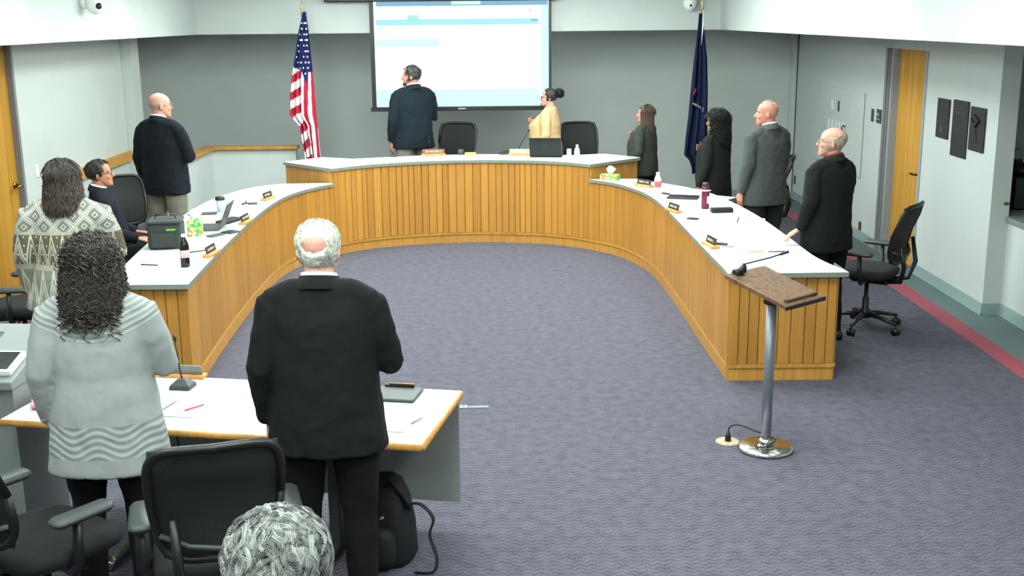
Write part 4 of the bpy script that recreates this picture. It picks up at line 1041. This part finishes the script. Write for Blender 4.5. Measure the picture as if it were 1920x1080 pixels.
obj('plate', MB().box(-.03, .02, -.006, 0, -.012, .012), M_BRASS, kh); obj('hook', MB().tube([(-.01, -.006, 0), (-.01, -.02, -.004), (-.01, -.02, .012)], .003, 6), M_BLACK, kh)
# dome cameras on the soffit faces
def dome(label, loc, ax):
    t = thing('security_camera', label, 'camera', loc)
    dx, dy = ax
    obj('mount', MB().tube([(0, 0, 0), (dx*.05, dy*.05, 0)], .06, 18), M_WHITEP, t, True)
    obj('housing', MB().sph((dx*.12, dy*.12, -.01), (.085, .085, .10), 20, 14), M_WHITEP, t, True)
    obj('lens', MB().sph((dx*.12+(.055 if dx else 0), dy*.12-.055, -.035), .03, 10, 8), M_BLACK, t, True)
p = atx(152, 0, SL); dome('white dome camera on the left soffit face', (SL, p.y, p.z-.02), (1, 0))
p = aty(1291, 4, SF); dome('white dome camera on the far soffit by the blue flag', (p.x, SF, p.z), (0, -1))

# ------------------------------------------------------------------ things on the desks
M_OAKB = mat('nameplate_wood', (206, 140, 66), .5, var=.15, scale=40)
M_LET = mat('nameplate_lettering', (190, 188, 178), .5)
def nameplate(label, x, y, z, rz, w_=.2, face=None, letters=True):
    p = atz(x, y, z)
    t = thing('nameplate', label, 'nameplate', (p.x, p.y, z+.001), math.radians(rz), 'desk nameplates')
    bevel(obj('wood_base', MB().box(-w_/2-.015, w_/2+.015, -.035, .035, 0, .022), M_OAKB, t), .003)
    pl = obj('plate', MB().box(-w_/2, w_/2, -.004, .004, 0, .055), face or mat('plate_dark', (52, 46, 40), .4), t); pl.location = (0, .0, .022); pl.rotation_euler = (math.radians(-14), 0, 0)
    if letters:
        x0 = -w_*.34; rs2 = random.Random(int(x))
        while x0 < w_*.32:
            ww = rs2.uniform(.010, .016); obj('lettering', MB().box(x0, x0+ww*.7, -.0055, -.004, .018, .036), M_LET, pl); x0 += ww+rs2.choice((.003, .003, .014))
    return t
nameplate('dark nameplate on wood base beside the dark soda bottle', 397, 478, ZW, 85)
nameplate('dark nameplate on wood base beside the open laptop on the wing desk', 461, 418, ZW, 85)
nameplate('dark nameplate on wood base near the curve past the paper cup', 503, 374, ZW, 78)
nameplate('framed nameplate on wood base beside the white bottle with red label', 1207, 350, ZW, -52)
nameplate('framed nameplate on wood base across from the maroon bottle', 1262, 397, ZW, -72)
nameplate('framed nameplate on wood base nearest the lectern', 1332, 462, ZW, -80)
nameplate('brown nameplate on wood base in front of the man at the screen', 813, 292, ZM, 4, .26, mat('plate_brown', (120, 74, 46), .5))
nameplate('pale nameplate on wood base in front of the black laptop', 974, 291.5, ZM, -8, .24, mat('plate_tan', (150, 146, 132), .5))
t = thing('nameplate', 'long pale nameplate on wood base standing on the front table', 'nameplate', tuple(atz(332, 706, .74))[:2]+(.741,), TA, 'desk nameplates')
bevel(obj('wood_base', MB().box(-.16, .16, -.03, .03, 0, .018), M_OAKB, t), .003); pl = obj('plate', MB().box(-.145, .145, -.003, .003, 0, .05), M_GREYLAM, t, loc=(0, 0, .018), rot=(math.radians(12), 0, 0))

def flat(name, label, cat, x, y, z, w_, d_, h_, rz, m_, bev=.002, group=None):
    p = atz(x, y, z); o_ = obj(name, MB().rbox(-w_/2, w_/2, -d_/2, d_/2, 0, h_, min(.008, w_*.2, d_*.2)), m_); o_.location = (p.x, p.y, z+.001); o_.rotation_euler = (0, 0, math.radians(rz))
    return tag(o_, label, cat, group)
def lathe_thing(name, label, cat, x, y, z, parts):
    p = atz(x, y, z); t = thing(name, label, cat, (p.x, p.y, z+.001))
    for nm, pr, m_ in parts: obj(nm, MB().lathe(pr, 20), m_, t, True)
    return t
def pen(label, x, y, z, rz, rgb, ln=.14):
    p = atz(x, y, z); t = thing('pen', label, 'pen', (p.x, p.y, z+.001), math.radians(rz))
    obj('barrel', MB().tube([(-ln/2, 0, .005), (ln/2-.012, 0, .005)], .0048, 8), mat('pen_%d_%d_%d' % rgb, rgb, .4), t, True)
    obj('tip', MB().tube([(ln/2-.012, 0, .005), (ln/2, 0, .005)], [.0045, .001], 8), M_BLACK, t, True)
def gooseneck(label, x, y, z, pts, base=(.07, .09, .03), bm=M_BLACK, rz=0):
    p = atz(x, y, z); t = thing('microphone', label, 'microphone', (p.x, p.y, z+.001), math.radians(rz))
    w_, d_, h_ = base
    R_ = [[(a_*w_*k, b_*d_*k2, zz) for a_, b_ in ((-1, -1), (1, -1), (1, 1), (-1, 1))] for zz, k, k2 in ((0, 1, 1), (h_*.4, .95, .9), (h_, .35, .3))]
    bevel(obj('base', MB().loft(R_), bm, t), .004)
    obj('neck', MB().tube(pts, .0045, 6), M_BLACK, t, True)
    a, b_ = Vector(pts[-1]), Vector(pts[-2]); d = (a-b_).normalized(); obj('capsule', MB().tube([a, a+d*.03], [.009, .008], 8), M_BLACK, t, True)
def laptop(label, x, y, z, rz, lid=105, rgbm=M_BLACK, w_=.33):
    p = atz(x, y, z); t = thing('laptop', label, 'laptop', (p.x, p.y, z+.001), math.radians(rz))     # opens towards local -Y... user sits at -Y
    obj('base', MB().rbox(-w_/2, w_/2, -.115, .115, 0, .016, .01), rgbm, t)
    obj('keyboard', MB().box(-w_/2+.02, w_/2-.02, -.02, .1, .016, .018), M_DGREY, t)
    l = obj('lid', MB().box(-w_/2, w_/2, -.004, .004, 0, .225), rgbm, t, loc=(0, .115, .016), rot=(math.radians(-(lid-90)), 0, 0))
    obj('display', MB().box(-w_/2+.01, w_/2-.01, -.0052, -.004, .012, .215), mat('display_dark', (40, 46, 52), .2), l)
    c = MB().tube([(.028*math.cos(2*PI*i/18), .0045, .115+.028*math.sin(2*PI*i/18)) for i in range(19)], .002, 5); obj('lid_emblem', c, M_DGREY, l)
    return t
def tissue_box(label, x, y, z, rz, rgb, sz=(.12, .12, .13)):
    p = atz(x, y, z); t = thing('tissue_box', label, 'tissue box', (p.x, p.y, z+.001), math.radians(rz))
    m, nt, b = nodes_of('tissue_print_%d' % x); h = NT(nt); tc = nt.nodes.new('ShaderNodeTexCoord'); vo = nt.nodes.new('ShaderNodeTexVoronoi'); vo.inputs['Scale'].default_value = 34; nt.links.new(tc.outputs['Object'], vo.inputs['Vector'])
    sp = nt.nodes.new('ShaderNodeSeparateColor'); nt.links.new(vo.outputs['Color'], sp.inputs[0])
    c = h.mix(h.m('GREATER_THAN', sp.outputs[0], .72), srgb(*rgb), srgb(216, 120, 60)); c = h.mix(h.m('GREATER_THAN', sp.outputs[1], .66), c, srgb(150, 206, 110)); c = h.mix(h.m('GREATER_THAN', sp.outputs[2], .85), c, srgb(230, 220, 150))
    nt.links.new(c, b.inputs['Base Color']); b.inputs['Roughness'].default_value = .7
    a, d_, h_ = sz; bevel(obj('carton', MB().box(-a/2, a/2, -d_/2, d_/2, 0, h_), m, t), .003)
    R_ = [[((.02+.03*q)*math.cos(k*PI/8)*(1+.35*math.sin(3*k*PI/8+q)), (.012+.022*q)*math.sin(k*PI/8)*(1+.3*math.cos(2*k*PI/8)), h_+.06*q*(1-.1*math.cos(5*k*PI/8))) for k in range(16)] for q in (0, .4, .8, 1)]
    R_.append([(x_*.3, y_*.3, z_+.03) for x_, y_, z_ in R_[-1]]); obj('tissue', MB().loft(R_), M_PAPER, t, True)
# left wing
M_COLA = mat('cola', (26, 14, 12), .12, var=.05); M_CLEAR = mat('clear_plastic', (210, 220, 222), .1, alpha=.55, var=.03)
lathe_thing('soda_bottle', 'dark soda bottle with a pale label on the wing desk', 'bottle', 348, 500, ZW, (
    ('bottle', [(.02, 0), (.034, .004), (.035, .03), (.033, .05), (.035, .12), (.035, .15), (.028, .18), (.014, .21), (.0135, .225)], M_COLA), ('label', [(.0345, .07), (.0356, .071), (.0356, .125), (.0345, .126)], mat('bottle_label', (196, 170, 176), .6, var=.3, scale=60)), ('cap', [(.015, .222), (.0155, .224), (.0155, .24), (.012, .242)], M_WHITEP)))
p = atz(306, 468, ZW)
cb = thing('cooler_bag', 'dark grey soft cooler bag with green logo tab on the wing desk', 'bag', (p.x+.0, p.y+.12, ZW+.001), math.radians(8))
M_COOL = mat('cooler_fabric', (50, 54, 52), .85, var=.1, scale=60, bump=.2)
bevel(obj('body', MB().rbox(-.13, .13, -.13, .13, 0, .2, .03), M_COOL, cb), .004); obj('lid', MB().rbox(-.134, .134, -.134, .134, .2, .226, .03), M_COOL, cb); obj('front_pocket', MB().rbox(-.1, .08, -.145, -.128, .02, .13, .006), M_COOL, cb)
obj('logo_tab', MB().box(.02, .09, -.1345, -.1335, .15, .165), mat('green_tab', (96, 170, 60), .6), cb); obj('handle', MB().tube([(-.08, 0, .226), (-.07, 0, .262), (.07, 0, .262), (.08, 0, .226)], .008, 8, (.5, 1.4)), M_BLACK, cb, True)
tissue_box('green floral tissue box on the wing desk beside the cooler bag', 367, 441, ZW, 10, (74, 156, 92))
laptop('open silver-grey laptop seen edge-on on the wing desk', 392, 428, ZW, -88, 112, M_DGREY, .3)
flat('document_case', 'flat black document case beside the open laptop', 'case', 430, 416, ZW, .12, .26, .025, -20, M_BLACK)
lathe_thing('paper_cup', 'blue-white paper coffee cup with black lid on the wing desk', 'cup', 414, 397, ZW, (('cup', [(.03, 0), (.042, .115)], mat('paper_cup', (176, 190, 222), .6, var=.1)), ('lid', [(.045, .112), (.046, .125), (.04, .135), (.038, .142)], M_BLACK)))
flat('keyboard', 'thin dark keyboard lying near the paper cup', 'keyboard', 380, 402, ZW, .1, .26, .012, -80, M_DGREY)
flat('note_sheet', 'sheet of pale blue notepaper beside the paper cup', 'paper', 394, 394, ZW, .2, .28, .002, -70, mat('blue_paper', (190, 200, 232), .8))
lathe_thing('pump_bottle', 'small white pump bottle with black top on the wing desk', 'bottle', 462, 394, ZW, (('bottle', [(.018, 0), (.02, .01), (.02, .05), (.01, .06)], M_WHITEP), ('pump', [(.011, .06), (.011, .075), (.004, .078), (.004, .095)], M_BLACK)))
flat('mobile_phone', 'black mobile phone behind the white pump bottle', 'phone', 468, 383, ZW, .075, .15, .01, -75, M_BLACK)
flat('mobile_phone', 'grey mobile phone lying near the green tissue box', 'phone', 405, 442, ZW, .08, .16, .01, -30, M_DGREY)
flat('tablet', 'black tablet between the laptop and the nameplate', 'tablet', 432, 436, ZW, .12, .12, .01, -30, M_BLACK)
pen('black pen on the bare end of the wing desk', 281, 498, ZW, -12, (30, 30, 32))
pen('dark pen beside the soda bottle', 374, 472, ZW, 40, (48, 50, 56), .18)
# right wing
tissue_box('small green tissue box against the head desk end', 1144, 337, ZW, -25, (96, 170, 84), (.2, .12, .06))
lathe_thing('juice_bottle', 'white plastic bottle with red label and white cap', 'bottle', 1233, 358, ZW, (('bottle', [(.03, 0), (.035, .01), (.036, .12), (.022, .155), (.015, .165)], mat('milky_plastic', (226, 226, 222), .3)), ('label', [(.0362, .04), (.0372, .042), (.0372, .1), (.0362, .102)], mat('red_label', (206, 92, 104), .6, var=.5, scale=45)), ('cap', [(.017, .163), (.018, .165), (.018, .19), (.015, .192)], M_WHITEP)))
flat('tablet', 'black tablet in a case in front of the curly-haired woman', 'tablet', 1281, 371, ZW, .3, .2, .016, -18, M_BLACK)
flat('paper_sheet', 'white papers spread behind the black tablet', 'paper', 1290, 358, ZW, .42, .25, .003, -28, M_PAPER)
flat('paper_sheet', 'loose white sheet beside the maroon bottle', 'paper', 1352, 372, ZW, .2, .25, .003, -38, M_PAPER)
flat('mobile_phone', 'small dark phone beside the white bottle with red label', 'phone', 1248, 364, ZW, .05, .1, .01, 30, M_BLACK)
M_MAR = mat('maroon_metal', (112, 34, 60), .35, .3)
lathe_thing('water_bottle', 'tall maroon drinking bottle with black cap and white print', 'bottle', 1322, 391, ZW, (('flask', [(.034, 0), (.037, .004), (.037, .19), (.034, .205)], M_MAR), ('white_band', [(.0373, .165), (.0378, .166), (.0378, .178), (.0373, .179)], M_WHITEP), ('cap', [(.034, .205), (.033, .235), (.02, .245)], mat('bottle_cap', (46, 34, 38), .4))))
p = atz(1322, 391, ZW); e_ = obj('print_patch', MB().rbox(-.013, .013, -.038, -.0365, .05, .12, .0006), M_WHITEP); e_.parent = [o_ for o_ in bpy.data.objects if o_.name.startswith('water_bottle')][0]; e_.rotation_euler = (0, 0, .55)
flat('glasses_case', 'black oval glasses case on the wing desk', 'case', 1353, 398, ZW, .2, .075, .04, 5, M_BLACK)
flat('notepad', 'white notepad in front of the maroon bottle', 'notepad', 1308, 402, ZW, .2, .17, .012, -10, M_PAPER)
flat('mobile_phone', 'black phone near the white notepad', 'phone', 1299, 411, ZW, .1, .06, .01, -30, M_BLACK)
nb = flat('spiral_notebook', 'open white spiral notebook in front of the grey-suited man', 'notebook', 1388, 415, ZW, .42, .3, .006, -14, M_PAPER)
obj('spiral', MB().tube([(-.02+.006*math.cos(k*.9), -.14+.28*k/120, .008+.006*math.sin(k*.9)) for k in range(121)], .0016, 4), M_DGREY, nb)
flat('eyeglasses_pouch', 'small dark pouch with a pen beside the nameplate by the lectern', 'pouch', 1352, 459, ZW, .1, .04, .014, -35, M_BLACK)
pen('clear grey pen beside the small dark pouch', 1364, 463, ZW, -35, (150, 152, 156), .1)
pen('orange pen on the papers by the balding man', 1416, 473, ZW+.0035, -5, (226, 150, 70), .12)
pen('dark pen on the papers by the balding man', 1457, 473, ZW+.0035, 0, (70, 70, 76), .14)
flat('paper_sheet', 'white papers under the orange pen', 'paper', 1436, 478, ZW, .3, .24, .003, -12, M_PAPER)
flat('paper_sheet', 'white sheet near the lectern end of the wing desk', 'paper', 1425, 494, ZW, .32, .22, .003, 4, M_PAPER)
# head desk
gooseneck('black gooseneck microphone behind the brown nameplate', 804, 287, ZM, [(0, 0, .02), (.0, -.01, .1), (.01, 0, .17)], (.06, .05, .05))
gooseneck('black gooseneck microphone behind the pale nameplate', 955, 289, ZM, [(.09, 0, .015), (.13, 0, .1), (.18, 0, .19), (.23, .0, .265)], (.12, .05, .04))
laptop('black laptop with its lid towards the room on the head desk', 1025, 293, ZM, 172, 108, M_BLACK, .37)
lathe_thing('drink_can', 'white slim drink can on the head desk', 'can', 1067, 294.5, ZM, (('can', [(.024, 0), (.028, .006), (.028, .085), (.024, .095)], mat('can_white', (216, 222, 224), .35, .2, var=.15, scale=40)),))
lathe_thing('water_bottle', 'clear water bottle with blue and white label on the head desk', 'bottle', 1082, 297, ZM, (('bottle', [(.028, 0), (.032, .006), (.032, .09), (.026, .115), (.013, .13), (.013, .14)], M_CLEAR), ('label', [(.0323, .03), (.0332, .031), (.0332, .08), (.0323, .081)], mat('water_label', (178, 200, 226), .5, var=.4, scale=50)), ('cap', [(.0145, .138), (.015, .14), (.015, .155), (.012, .157)], M_WHITEP)))
flat('sticky_notes', 'block of yellow sticky notes on the head desk', 'notepad', 882, 291, ZM, .13, .08, .03, 0, mat('yellow_paper', (232, 206, 96), .8))
lathe_thing('mug', 'small dark mug beside the yellow sticky notes', 'mug', 864, 290, ZM, (('cup', [(.03, 0), (.036, .01), (.038, .06), (.034, .062)], M_DGREY),))
flat('phone_pad', 'small pale puck at the edge of the head desk by the man', 'puck', 738, 294, ZM, .08, .07, .025, 0, M_DGREY)
# front table
ZT = .74
gooseneck('grey-based gooseneck microphone on the front table', 343, 727, ZT, [(0, 0, .04), (-.01, 0, .1), (-.025, .02, .17), (-.04, .04, .235)], (.055, .05, .05), M_DGREY, -8)
bd_ = thing('clipboard', 'black clipboard folder lying on the white table', 'clipboard', tuple(atz(738, 742, ZT))[:2]+(ZT+.001,), TA)
bevel(obj('board', MB().rbox(-.13, .13, -.1, .1, 0, .016, .012), M_DGREY, bd_), .002); obj('clip', MB().box(-.07, .08, .085, .105, .016, .026), M_BLACK, bd_); obj('pen_loop', MB().tube([(-.05, .096, .03), (.08, .096, .03)], .005, 6), M_BRASS, bd_)
nb = flat('spiral_notebook', 'white spiral notebook beside the woman in the cardigan', 'notebook', 272, 766, ZT, .2, .26, .008, -14, M_PAPER)
obj('spiral', MB().tube([(.1+.005*math.cos(k*.9), -.12+.24*k/110, .008+.006*math.sin(k*.9)) for k in range(111)], .0014, 4), M_DGREY, nb)
flat('notepad', 'lined white notepad with a red pen on the front table', 'notepad', 348, 768, ZT, .17, .22, .006, -12, M_PAPER)
pen('red pen on the lined white notepad', 365, 766, ZT+.008, 50, (220, 60, 90), .11)
flat('paper_sheet', 'white sheet under the white-haired man by the table edge', 'paper', 725, 795, ZT, .22, .2, .003, -10, M_PAPER)
pen('thin grey pen near the right end of the table', 782, 790, ZT, 60, (150, 150, 158), .09)
flat('notepad', 'pink notepad on the table left of the cardigan', 'notepad', 84, 757, ZT+.0105, .12, .12, .018, 20, mat('pink_paper', (226, 130, 164), .8))
flat('notepad', 'red folder under the pink notepad', 'folder', 96, 764, ZT, .1, .12, .010, 20, mat('red_folder', (214, 70, 100), .7))
# AV console at the left end of the table
cs = thing('control_console', 'grey sloped control console with touch panels at the table end', 'console', (-2.70, 5.50, 0), math.radians(-4))
obj('cabinet', MB().box(-.36, .34, -.22, .24, 0, .84), M_GREYLAM, cs)
tp = MB().add([(-.38, -.26, .84), (.36, -.26, .84), (.36, .27, .84), (-.38, .27, .84), (-.38, -.26, .88), (.36, -.26, .88), (.36, .27, 1.03), (-.38, .27, 1.03)], [(0, 3, 2, 1), (4, 5, 6, 7), (0, 1, 5, 4), (1, 2, 6, 5), (2, 3, 7, 6), (3, 0, 4, 7)])
bevel(obj('sloped_top', tp, M_GREYLAM, cs), .006)
sl = math.atan2(.15, .53)
def on_slope(nm, x0, x1, v0, v1, h0, h1, m_):
    o_ = obj(nm, MB().rbox(x0, x1, v0, v1, h0, h1, .008), m_, cs); o_.location = (0, -.26, .88); o_.rotation_euler = (sl, 0, 0); return o_
tpn = on_slope('touch_panel', -.05, .335, .055, .24, 0, .03, M_WHITEP); g_ = obj('glass', MB().box(-.03, .315, .07, .225, .03, .0315), mat('touch_glass', (34, 38, 38), .12), tpn)
on_slope('recess_screen', -.3, .12, .3, .46, 0, .006, M_DGREY); on_slope('blue_card', -.2, .08, .29, .32, .006, .01, mat('blue_card', (40, 130, 210), .6))
# backpack beside the table
bp_ = thing('backpack', 'black backpack with trailing straps on the floor under the table', 'backpack', (-.60, 5.12, 0), math.radians(-25))
M_NYL = mat('black_nylon', (18, 19, 20), .75, var=.2, scale=50, bump=.25)
R_ = [[(.15*k*math.copysign(abs(math.cos(a))**.6, math.cos(a)), .11*k*math.copysign(abs(math.sin(a))**.6, math.sin(a)), z_+.02*math.sin(2*a+1)*(z_ > .3)) for a in [2*PI*i/26 for i in range(26)]] for z_, k in ((0, .92), (.04, 1.05), (.2, 1.0), (.32, .85), (.40, .62), (.43, .3))]
obj('pack', MB().loft(R_), M_NYL, bp_, True)
R_ = [[(.01+.12*k*math.cos(a), -.12+.06*k*math.sin(a), z_) for a in [2*PI*i/20 for i in range(20)]] for z_, k in ((.03, .9), (.06, 1), (.18, 1), (.21, .7))]
obj('front_pocket', MB().loft(R_), M_NYL, bp_, True)
obj('top_flap', MB().tube([(.0, -.02, .36), (.08, -.03, .44), (.12, -.02, .36), (.15, 0, .28)], [.03, .03, .026, .02], 8, (.5, 1.4)), M_NYL, bp_, True)
obj('strap', MB().tube(catmull([(.12, -.02, .3), (.22, -.03, .33), (.29, -.03, .27), (.27, -.03, .18), (.31, -.04, .08), (.30, -.06, .012), (.22, -.1, .012)], 6), .014, 6, (.3, 1)), M_NYL, bp_, True)
obj('strap', MB().tube(catmull([(-.1, -.1, .33), (-.06, -.2, .22), (-.06, -.23, .1), (-.05, -.2, .015), (-.1, -.16, .012)], 6), .012, 6, (.3, 1)), M_DGREY, bp_, True)
obj('buckle', MB().tube([(.06, -.14, .26), (.09, -.15, .29)], .007, 6), M_CHROME, bp_, True)
# cables under the table
p0 = atz(330, 815, .6)
tag(obj('power_cable', MB().tube(catmull([(-1.62, 5.25, .70), (-1.60, 5.27, .5), (-1.60, 5.30, .30), (-1.66, 5.34, .12), (-1.78, 5.42, .012), (-1.7, 5.6, .012), (-1.45, 5.55, .012), (-1.3, 5.62, .012), (-1.12, 5.5, .012)], 8), .005, 6), M_BLACK, None, True), 'black cable hanging from the table and coiled on the carpet', 'cable')
